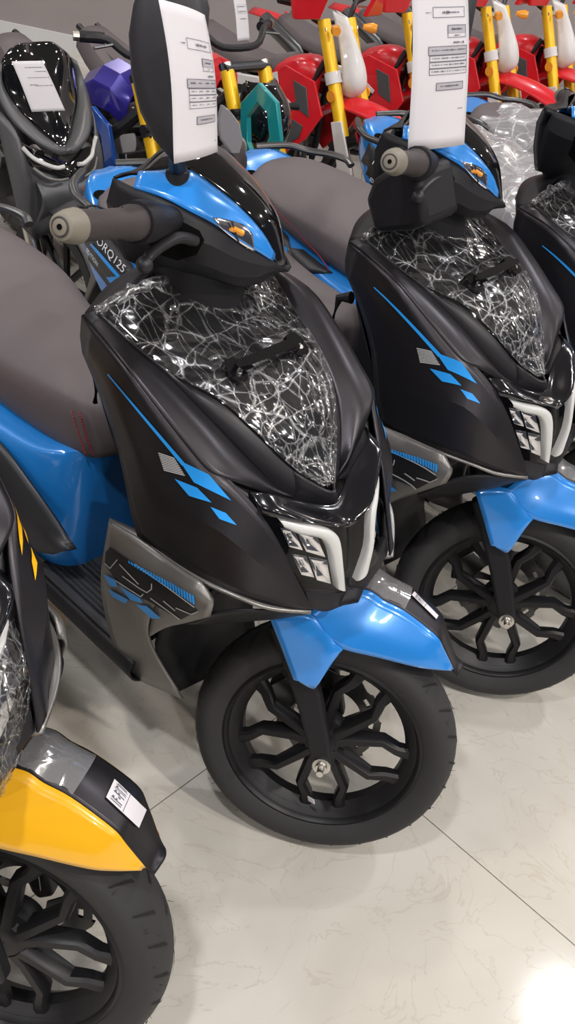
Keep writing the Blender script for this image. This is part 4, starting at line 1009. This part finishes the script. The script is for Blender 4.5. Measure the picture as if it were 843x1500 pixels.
    obj('engine', eb, 'engine_metal', root, bevel=.01)
    fb = bmesh.new()
    for s in (-1, 1):
        add_ring_tube(fb, interp([(-.36, s*.03, .90), (-.50, s*.12, .74), (-.85, s*.12, .60), (-.92, s*.10, .36)], 3), .024, 8)
        add_ring_tube(fb, [(-.90, s*.10, .40), (-1.36, s*.10, .31)], .03, 8); add_ring_tube(fb, [(-.85, s*.09, .70), (-1.5, s*.05, .86)], .016, 8)
    obj('frame', fb, 'frame_black', root)
    obj('front_mudguard', surf([[Vector((r_*.0+.335*math.cos(a), -.07, .30+.335*math.sin(a)-.02)), Vector((.345*math.cos(a), 0, .30+.345*math.sin(a))), Vector((.335*math.cos(a), .07, .30+.335*math.sin(a)-.02))] for a in (R(20), R(50), R(80), R(110), R(140))], 4, 3), 'plastic_black', root, solid=-.004)
    obj('radiator', box((-.36, 0, .58), (.05, .26, .26), Matrix.Rotation(-.3, 4, 'Y')), 'dark_steel', root, bevel=.004)
    obj('muffler', tube([(-1.0, -.16, .30), (-1.25, -.18, .38), (-1.45, -.18, .46)], [.04, .055, .045], 14), 'dark_steel', root)
    return root
DA = -.02
db = dirt_bike()
dspots = [(487, 126, 'red dirt bike with yellow fork seen whole, between the two hanging paper sheets'), (606, 108, 'red dirt bike mostly hidden behind the long paper sheet on the second scooter'),
          (718, 92, 'red dirt bike with yellow fork just right of the long paper sheet'), (805, 86, 'red dirt bike at the far right end of the row of red bikes')]
cl = fk(.60, -.095)
for i, (px, py, lb) in enumerate(dspots):
    o = db if i == 0 else copy_tree(db)
    o.matrix_world = vehicle_frame(px, py, .63, DA, cl, .75)
    tag(o, lb, 'motorcycle', 'red dirt bikes along the back wall')
nb = naked_bike()
cl = fk(.585, -.10)+Vector((0, 0, -.04))
o1 = nb; o1.matrix_world = vehicle_frame(219, 204, .63, -.05, cl, .79); tag(o1, 'naked motorcycle with purple-blue tank and yellow fork left of the hanging paper', 'motorcycle', 'street motorcycles at the back')
o2 = copy_tree(nb); o2.matrix_world = vehicle_frame(345, 180, .63, -.05, cl, .79); tag(o2, 'naked motorcycle with red tank and teal shroud right of the hanging paper', 'motorcycle', 'street motorcycles at the back')
repaint(o2, {'purple_paint': 'red_plastic', 'deep_blue': 'plastic_black'})
for o in tree(o2):
    if o.name.startswith('tank_shroud') and o.data.vertices[0].co.y > 0: bpy.data.objects.remove(o); continue
    if o.name.startswith('tank_shroud'): o.location = (.47, 0, .17); o.material_slots[0].link = 'OBJECT'; o.material_slots[0].material = MATS['teal_paint']

# ------------------------------------------------------------------ maxi scooter at the upper left
Pn = G(95, 246, .58); MN = Matrix.Translation((Pn.x-.0, Pn.y, 0))
def N(px, py, y): return cast(px, py, 1, y, MN)
def maxi():
    root = empty('maxi_scooter', MN)
    ws = [[(14, 72, -0.076), (30, 64, -0.046), (47, 62, 0)], [(2, 92, -0.109), (28, 84, -0.066), (57, 86, 0)], [(4, 125, -0.115), (36, 125, -0.066), (70, 128, 0)], [(26, 160, -0.096), (52, 166, -0.053), (82, 172, 0)], [(55, 190, -0.056), (72, 199, -0.033), (89, 206, 0)], [(80, 210, -0.020), (86, 213, -0.010), (93, 216, 0)]]
    g = [[N(*q) for q in r] for r in ws]; g = [r+[mir(q) for q in reversed(r[:-1])] for r in g]
    obj('windscreen', surf(g, 4, 4), 'gloss_black', root, solid=-.004)
    # apron around the screen
    out = [(-10, 105, -0.132), (-4, 140, -0.142), (18, 178, -0.129), (52, 208, -0.089), (84, 226, -0.033), (95, 228, 0)]
    inn = [(2, 92, -0.110), (4, 125, -0.117), (26, 160, -0.097), (55, 190, -0.057), (80, 210, -0.021), (93, 216, 0)]
    for m in (False, True):
        obj('front_panel', surf([[N(*a), N(*a).lerp(N(*b), .5)+Vector((.012, 0, .004)), N(*b)] for a, b in zip(out, inn)], 4, 3, mirror=m), 'grey_panel', root, solid=-.005)
    lo = [(22, 208, -0.122), (50, 222, -0.083), (84, 238, -0.023), (95, 243, 0)]; lb = [(45, 240, -0.099), (62, 250, -0.066), (84, 256, -0.026), (97, 258, 0)]
    for m in (False, True):
        hl = obj('head_lamp', surf([[N(*a), N(*a).lerp(N(*b), .5)+Vector((.02, 0, 0)), N(*b)] for a, b in zip(lo, lb)], 4, 3, mirror=m), 'gloss_black', root, solid=-.02)
        dr = [(26, 212, -0.122), (40, 226, -0.102), (58, 236, -0.079), (76, 242, -0.046), (88, 240, -0.023)]
        pts = [N(*q)+Vector((.022, 0, 0)) for q in dr]
        if m: pts = [mir(q) for q in pts]
        obj('lamp_strip', tube(interp(pts, 4), .006, 8), 'drl_white', hl)
        pts = [N(q[0]+8, q[1]+22, q[2])+Vector((.01, 0, 0)) for q in [(38, 222, -0.106), (58, 236, -0.079), (76, 240, -0.046), (89, 238, -0.013)]]
        if m: pts = [mir(q) for q in pts]
        obj('lamp_rim', tube(interp(pts, 4), .004, 8), 'cowl_grey', hl)
        c = N(52, 226, -0.079); c = mir(c) if m else c
        obj('projector', tube([c+Vector((-.01, 0, 0)), c+Vector((.018, 0, 0))], [.024, .018], 16), 'chrome', hl)
    sd = [[(-12, 150, -0.149), (10, 240, -0.155), (30, 330, -0.145)], [(22, 190, -0.129), (35, 260, -0.132), (45, 345, -0.119)], [(45, 240, -0.102), (52, 290, -0.099), (56, 350, -0.092)], [(84, 258, -0.033), (82, 290, -0.040), (80, 330, -0.053)]]
    for m in (False, True): obj('side_panel', surf([[N(*q) for q in r] for r in sd], 4, 4, mirror=m), 'grey_panel', root, solid=-.005)
    c = N(97, 258, 0)
    obj('nose_cover', surf([[c+Vector((0, y, 0)), c+Vector((.03, y, -.05)), c+Vector((-.02, y, -.14))] for y in (-.10, -.04, .04, .10)], 4, 4), 'grey_panel', root, solid=-.005)
    x0 = c.x
    bm = bmesh.new(); add_lathe(bm, [(.17, -.04), (.19, -.055), (.215, -.05), (.225, 0), (.215, .05), (.19, .055), (.17, .04)], c=(x0+.0, 0, .225), seg=48); obj('tyre', bm, 'rubber', root)
    bm = bmesh.new(); add_lathe(bm, [(.17, -.04), (.155, -.03), (.155, .03), (.17, .04)], c=(x0, 0, .225), seg=40)
    for i in range(8):
        a = 2*math.pi*i/8; add_ring_tube(bm, [(x0+.02*math.cos(a), 0, .225+.02*math.sin(a)), (x0+.16*math.cos(a), 0, .225+.16*math.sin(a))], .011, 6)
    obj('alloy_rim', bm, 'rim_black', root)
    for s in (-1, 1): obj('fork_leg', tube([(x0, s*.08, .225), (x0-.12, s*.08, .52)], .022, 12), 'steel', root)
    rows = [[Vector((x0+.26*math.cos(a), -.07, .225+.25*math.sin(a))), Vector((x0+.275*math.cos(a), 0, .235+.265*math.sin(a))), Vector((x0+.26*math.cos(a), .07, .225+.25*math.sin(a)))] for a in (R(25), R(55), R(90), R(125), R(150))]
    obj('front_mudguard', surf(rows, 4, 4), 'grey_panel', root, solid=-.004)
    hull_ = [[Vector((x, -w, zb)), Vector((x, -w*1.05, (zb+zt)/2)), Vector((x, -w*.7, zt)), Vector((x, w*.7, zt)), Vector((x, w*1.05, (zb+zt)/2)), Vector((x, w, zb))] for x, w, zt, zb in ((x0-.22, .10, .55, .25), (x0-.38, .12, .36, .20), (x0-.55, .12, .38, .22), (x0-.62, .13, .54, .28), (x0-.95, .13, .60, .36), (x0-1.22, .07, .64, .46))]
    obj('body', surf(hull_, 4, 3, sv=False), 'grey_panel', root, solid=-.005)
    obj('seat', surf([[Vector((x, -w, z-.07)), Vector((x, -w*.8, z)), Vector((x, 0, z+.01)), Vector((x, w*.8, z)), Vector((x, w, z-.07))] for x, w, z in ((x0-.60, .06, .60), (x0-.78, .11, .61), (x0-1.0, .11, .655), (x0-1.2, .06, .69))], 4, 4), 'seat_vinyl', root, solid=-.05)
    bm = bmesh.new(); add_lathe(bm, [(.15, -.05), (.17, -.065), (.20, -.06), (.22, 0), (.20, .06), (.17, .065), (.15, .05)], c=(x0-1.02, 0, .22), seg=40); obj('tyre', bm, 'rubber', root)
    obj('handlebar', tube(interp([(x0-.36, -.25, .70), (x0-.30, -.12, .72), (x0-.30, .12, .72), (x0-.36, .25, .70)], 4), .014, 10), 'plastic_black', root)
    obj('steering_column', tube([(x0-.30, 0, .73), (x0-.16, 0, .50)], .035, 12), 'plastic_black', root)
    obj('engine', box((x0-.88, 0, .30), (.34, .18, .14)), 'engine_metal', root, bevel=.02)
    return root
nm = maxi(); tag(nm, 'dark grey maxi scooter with tall glossy black windscreen at the upper left', 'scooter')

# ------------------------------------------------------------------ paper sheets
def at(px, py, d):
    v = (_f+_r2*((px-421.5)/F)-_u2*((py-750)/F)).normalized(); return CAM+v*d
def sheet(corners, label, lines, bend=.006):
    """corners: (px,py,dist) top-left, top-right, bottom-right, bottom-left"""
    c = [at(*q) for q in corners]
    nrm = (c[1]-c[0]).cross(c[3]-c[0]).normalized()
    if nrm.dot(CAM-c[0]) < 0: nrm = -nrm
    def f(u, v, lift=0):
        p = c[0]*(1-u)*(1-v)+c[1]*u*(1-v)+c[2]*u*v+c[3]*(1-u)*v
        return p+nrm*(bend*math.sin(u*math.pi)+bend*.8*math.sin(v*4)+lift)
    bm = bmesh.new(); V = [[bm.verts.new(f(i/10, j/14)) for i in range(11)] for j in range(15)]
    for j in range(14):
        for i in range(10): bm.faces.new((V[j][i], V[j][i+1], V[j+1][i+1], V[j+1][i]))
    o = obj('paper_sheet', bm, 'paper', solid=-.0003, ang=2); tag(o, label, 'paper sheet')
    def rect(bm, u0, v0, u1, v1, lift=.0008):
        n = 6; T = [[bm.verts.new(f(u0+(u1-u0)*i/n, v0+(v1-v0)*j/2, lift)) for i in range(n+1)] for j in range(3)]
        for j in range(2):
            for i in range(n): bm.faces.new((T[j][i], T[j][i+1], T[j+1][i+1], T[j+1][i]))
    sh = bmesh.new(); ik = bmesh.new(); tx = bmesh.new(); ns = 0
    for L_ in lines:
        k = L_[0]
        if k == 'box':
            _, u0, v0, u1, v1 = L_
            for q in ((u0, v0, u1, v0+.003), (u0, v1-.003, u1, v1), (u0, v0, u0+.008, v1), (u1-.008, v0, u1, v1)): rect(ik, *q, .0012)
        if k == 'fill': rect(sh, *L_[1:], .0008); ns += 1
        if k == 'text':
            _, u0, v0, u1, v1 = L_; rr = random.Random(int(u0*1000+v0*777)); u = u0
            while u < u1-.01:
                w_ = rr.uniform(.010, .030); h_ = (v1-v0)*rr.uniform(.25, 1); rect(tx, u, v0+(v1-v0)*.5-h_*.5, min(u1, u+w_), v0+(v1-v0)*.5+h_*.5, .0014); u += w_+rr.uniform(.002, .010)
    if ns: obj('shaded_cells', sh, 'ink_shade', o, fixn=False)
    else: sh.free()
    obj('printed_box', ik, 'ink', o, fixn=False) if len(ik.verts) else ik.free()
    t_ = obj('printed_text', tx, 'ink', o, fixn=False); tag(t_, kind='stuff')
    return o
TBL = [('box', .34, .20, .92, .27), ('text', .52, .226, .80, .246), ('text', .22, .232, .30, .24), ('fill', .62, .32, .94, .375), ('box', .62, .32, .94, .405), ('text', .70, .34, .86, .356), ('text', .76, .386, .82, .394), ('text', .74, .43, .90, .446),
       ('fill', .26, .46, .96, .52), ('box', .26, .46, .96, .52), ('box', .28, .52, .96, .565), ('box', .28, .565, .96, .61), ('box', .28, .61, .96, .655), ('fill', .42, .71, .90, .765), ('box', .42, .71, .90, .765), ('text', .50, .73, .82, .742), ('text', .88, .90, .92, .908)]
for r_ in (.482, .536, .581, .626):
    for c_ in (.32, .48, .65, .82): TBL.append(('text', c_, r_, c_+.10, r_+.010))
sheet([(232, -2, 1.13), (300, 22, 1.21), (323, 222, 1.22), (259, 240, 1.15)], 'large white printed sheet hanging over the central scooter mirror', TBL)
TBL2 = [(L[0], L[1]*.9, L[2]*.86-.02, min(.97, L[3]*.98), L[4]*.86-.02) for L in TBL]
sheet([(603, -30, 1.56), (685, -30, 1.64), (683, 212, 1.65), (600, 222, 1.58)], 'long white printed sheet hanging over the second scooter handlebar', TBL2)
sheet([(340, -12, 2.9), (358, -12, 2.95), (367, 58, 2.93), (349, 60, 2.88)], 'small white printed sheet hanging far back near the top of the wall', [('text', .2, .3, .8, .32), ('text', .2, .4, .8, .42), ('text', .3, .55, .8, .57), ('box', .15, .27, .9, .45)], .003)
ns_ = []
tn = bvh_of([o for o in tree(nm) if o.name.startswith('windscreen')][0])
def don(px, py):
    o_, d_ = lray(px, py, MN); h = tn.ray_cast(o_, d_)[0]
    return ((MN @ h)-CAM).length-.012 if h is not None else 2.2
cs = [(17, 90), (62, 89), (96, 162), (47, 164)]
sheet([(x, y, don(x, y)) for x, y in cs], 'white printed sheet clipped onto the glossy black windscreen at the upper left', [('text', .3, .12, .9, .135), ('text', .55, .20, .95, .215), ('text', .25, .32, .95, .335), ('text', .25, .46, .5, .475), ('text', .4, .48, .95, .495)], .002)
# ------------------------------------------------------------------ room
def tile_floor():
    m = bpy.data.materials.new('floor_tile'); m.use_nodes = True; nt = m.node_tree; b = nt.nodes['Principled BSDF']
    tc = nt.nodes.new('ShaderNodeTexCoord')
    n1 = nt.nodes.new('ShaderNodeTexNoise'); n1.inputs['Scale'].default_value = 1.6; n1.inputs['Detail'].default_value = 6; n1.inputs['Distortion'].default_value = 1.2
    n2 = nt.nodes.new('ShaderNodeTexNoise'); n2.inputs['Scale'].default_value = 5; n2.inputs['Detail'].default_value = 8; n2.inputs['Distortion'].default_value = 2.5
    for n in (n1, n2): nt.links.new(tc.outputs['Object'], n.inputs['Vector'])
    r1 = nt.nodes.new('ShaderNodeValToRGB'); e = r1.color_ramp.elements
    e[0].position = .3; e[0].color = (.48, .45, .395, 1); e[1].position = .7; e[1].color = (.60, .57, .515, 1)
    nt.links.new(n1.outputs['Fac'], r1.inputs[0])
    ab = nt.nodes.new('ShaderNodeMath'); ab.operation = 'SUBTRACT'; ab.inputs[1].default_value = .5
    a2 = nt.nodes.new('ShaderNodeMath'); a2.operation = 'ABSOLUTE'
    mr = nt.nodes.new('ShaderNodeMapRange'); mr.inputs['From Max'].default_value = .012; mr.inputs['To Min'].default_value = .35; mr.inputs['To Max'].default_value = 0
    nt.links.new(n2.outputs['Fac'], ab.inputs[0]); nt.links.new(ab.outputs[0], a2.inputs[0]); nt.links.new(a2.outputs[0], mr.inputs['Value'])
    mx = nt.nodes.new('ShaderNodeMix'); mx.data_type = 'RGBA'; nt.links.new(mr.outputs[0], mx.inputs['Factor']); nt.links.new(r1.outputs[0], mx.inputs[6]); mx.inputs[7].default_value = (.36, .31, .24, 1)
    nt.links.new(mx.outputs[2], b.inputs['Base Color']); b.inputs['Roughness'].default_value = .11; b.inputs['Specular IOR Level'].default_value = .40
    MATS['floor_tile'] = m
tile_floor()
mat('grout', (.12, .10, .085), .8)
mat('wall_paint', (.34, .305, .305), .7, noise=(3, .08), bump=(40, .1))
mat('ceiling_paint', (.30, .29, .29), .8)
mat('lamp_trim', (.7, .7, .7), .4)
g1, g2, h1 = G(615, 1190, 0), G(843, 1385, 0), G(222, 1185, 0)
u = (g2-g1).normalized(); v = Vector((-u.y, u.x, 0)); TS = .80
# joint position of the crossing direction
off = (h1-g1).dot(u)
bm = bmesh.new()
def tile_uv(a, b): return g1+u*a+v*b
for i in range(-9, 6):
    for j in range(-5, 11):
        a0, b0 = off+i*TS, j*TS; gp = .0011
        q = [tile_uv(a0+gp, b0+gp), tile_uv(a0+TS-gp, b0+gp), tile_uv(a0+TS-gp, b0+TS-gp), tile_uv(a0+gp, b0+TS-gp)]
        add_prism(bm, q, (0, 0, -.01))
o = obj('floor', bm, 'floor_tile', ang=.5); tag(o, kind='structure')
bm = bmesh.new(); add_prism(bm, [tile_uv(off-9*TS, -5*TS), tile_uv(off+6*TS, -5*TS), tile_uv(off+6*TS, 11*TS), tile_uv(off-9*TS, 11*TS)], (0, 0, -.05))
bmesh.ops.translate(bm, verts=bm.verts, vec=(0, 0, -.0015))
tag(obj('floor_grout', bm, 'grout'), kind='structure')
wy = R(122); wd = Vector((math.cos(wy), math.sin(wy), 0)); wn = Vector((-wd.y, wd.x, 0)); wc = Vector((CAM.x, CAM.y, 0))+wd*5.9
bm = bmesh.new(); add_prism(bm, [wc-wn*6, wc+wn*6, wc+wn*6+Vector((0, 0, 3.4)), wc-wn*6+Vector((0, 0, 3.4))], wd*.1)
tag(obj('wall_back', bm, 'wall_paint'), kind='structure')
bm = bmesh.new(); add_prism(bm, [wc-wn*6-wd*.0, wc+wn*6, wc+wn*6+Vector((0, 0, .09)), wc-wn*6+Vector((0, 0, .09))], -wd*.015)
tag(obj('baseboard_back', bm, 'lamp_trim'), kind='structure')
bm = bmesh.new(); c0 = wc-wd*4.2; add_prism(bm, [c0+wd*4.3-wn*5+Vector((0, 0, 3.4)), c0+wd*4.3+wn*5+Vector((0, 0, 3.4)), c0-wd*5+wn*5+Vector((0, 0, 3.4)), c0-wd*5-wn*5+Vector((0, 0, 3.4))], (0, 0, .1))
tag(obj('ceiling', bm, 'ceiling_paint'), kind='structure')
# downlights
bm0 = lathe([(.0, 0), (.085, 0), (.10, -.012), (.105, -.012), (.105, .02)], 'Z', (0, 0, 0), 24)
lens0 = lathe([(.0, -.004), (.08, -.004)], 'Z', (0, 0, 0), 24)
mat('lamp_glow', (1, .96, .90), .5, emis=20)
dl = None; n = 0
Gp = G(822, 1478, 0); gd = Gp-CAM; org = Vector((Gp.x, Gp.y, 0))+Vector((gd.x, gd.y, 0))*(3.36/CAM.z)
for i in range(-2, 4):
    for j in range(-2, 3):
        p = org+wn*(i*2.15)+wd*(j*2.7)
        if (p-wc).dot(wd) > -.4 or p.x > 5.5: continue
        if dl is None:
            dl = obj('downlight', bm0, 'lamp_trim'); gl_ = obj('diffuser', lens0, 'lamp_glow', dl)
            ro = dl
        else:
            ro = dl.copy(); col.objects.link(ro); c_ = gl_.copy(); col.objects.link(c_); c_.parent = ro
        ro.location = (p.x, p.y, 3.38); tag(ro, 'round recessed ceiling downlight above the showroom floor', 'ceiling light', 'recessed downlights in the showroom ceiling')
        L = bpy.data.lights.new('downlight_beam', 'SPOT' if False else 'AREA'); L.shape = 'DISK'; L.size = .16; dn = (p-Vector((CAM.x, CAM.y, 0))).dot(wd); dr_ = (p-Vector((CAM.x, CAM.y, 0))).dot(wn)
        L.energy = 34*(1.35 if dn < .9 else .72)*(1.25 if dr_ < .5 else .75); L.color = (1, .92, .84) if (i+j) % 2 else (.96, .97, 1)
        lo = bpy.data.objects.new('downlight_beam', L); col.objects.link(lo); lo.location = (p.x, p.y, 3.36)
w = bpy.data.worlds.new('World'); sc.world = w; w.use_nodes = True
w.node_tree.nodes['Background'].inputs[0].default_value = (.80, .84, 1.0, 1); w.node_tree.nodes['Background'].inputs[1].default_value = .07
sc.view_settings.view_transform = 'Standard'; sc.view_settings.look = 'None'; sc.view_settings.exposure = 0; sc.view_settings.gamma = 1; sc.view_settings.use_curve_mapping = False
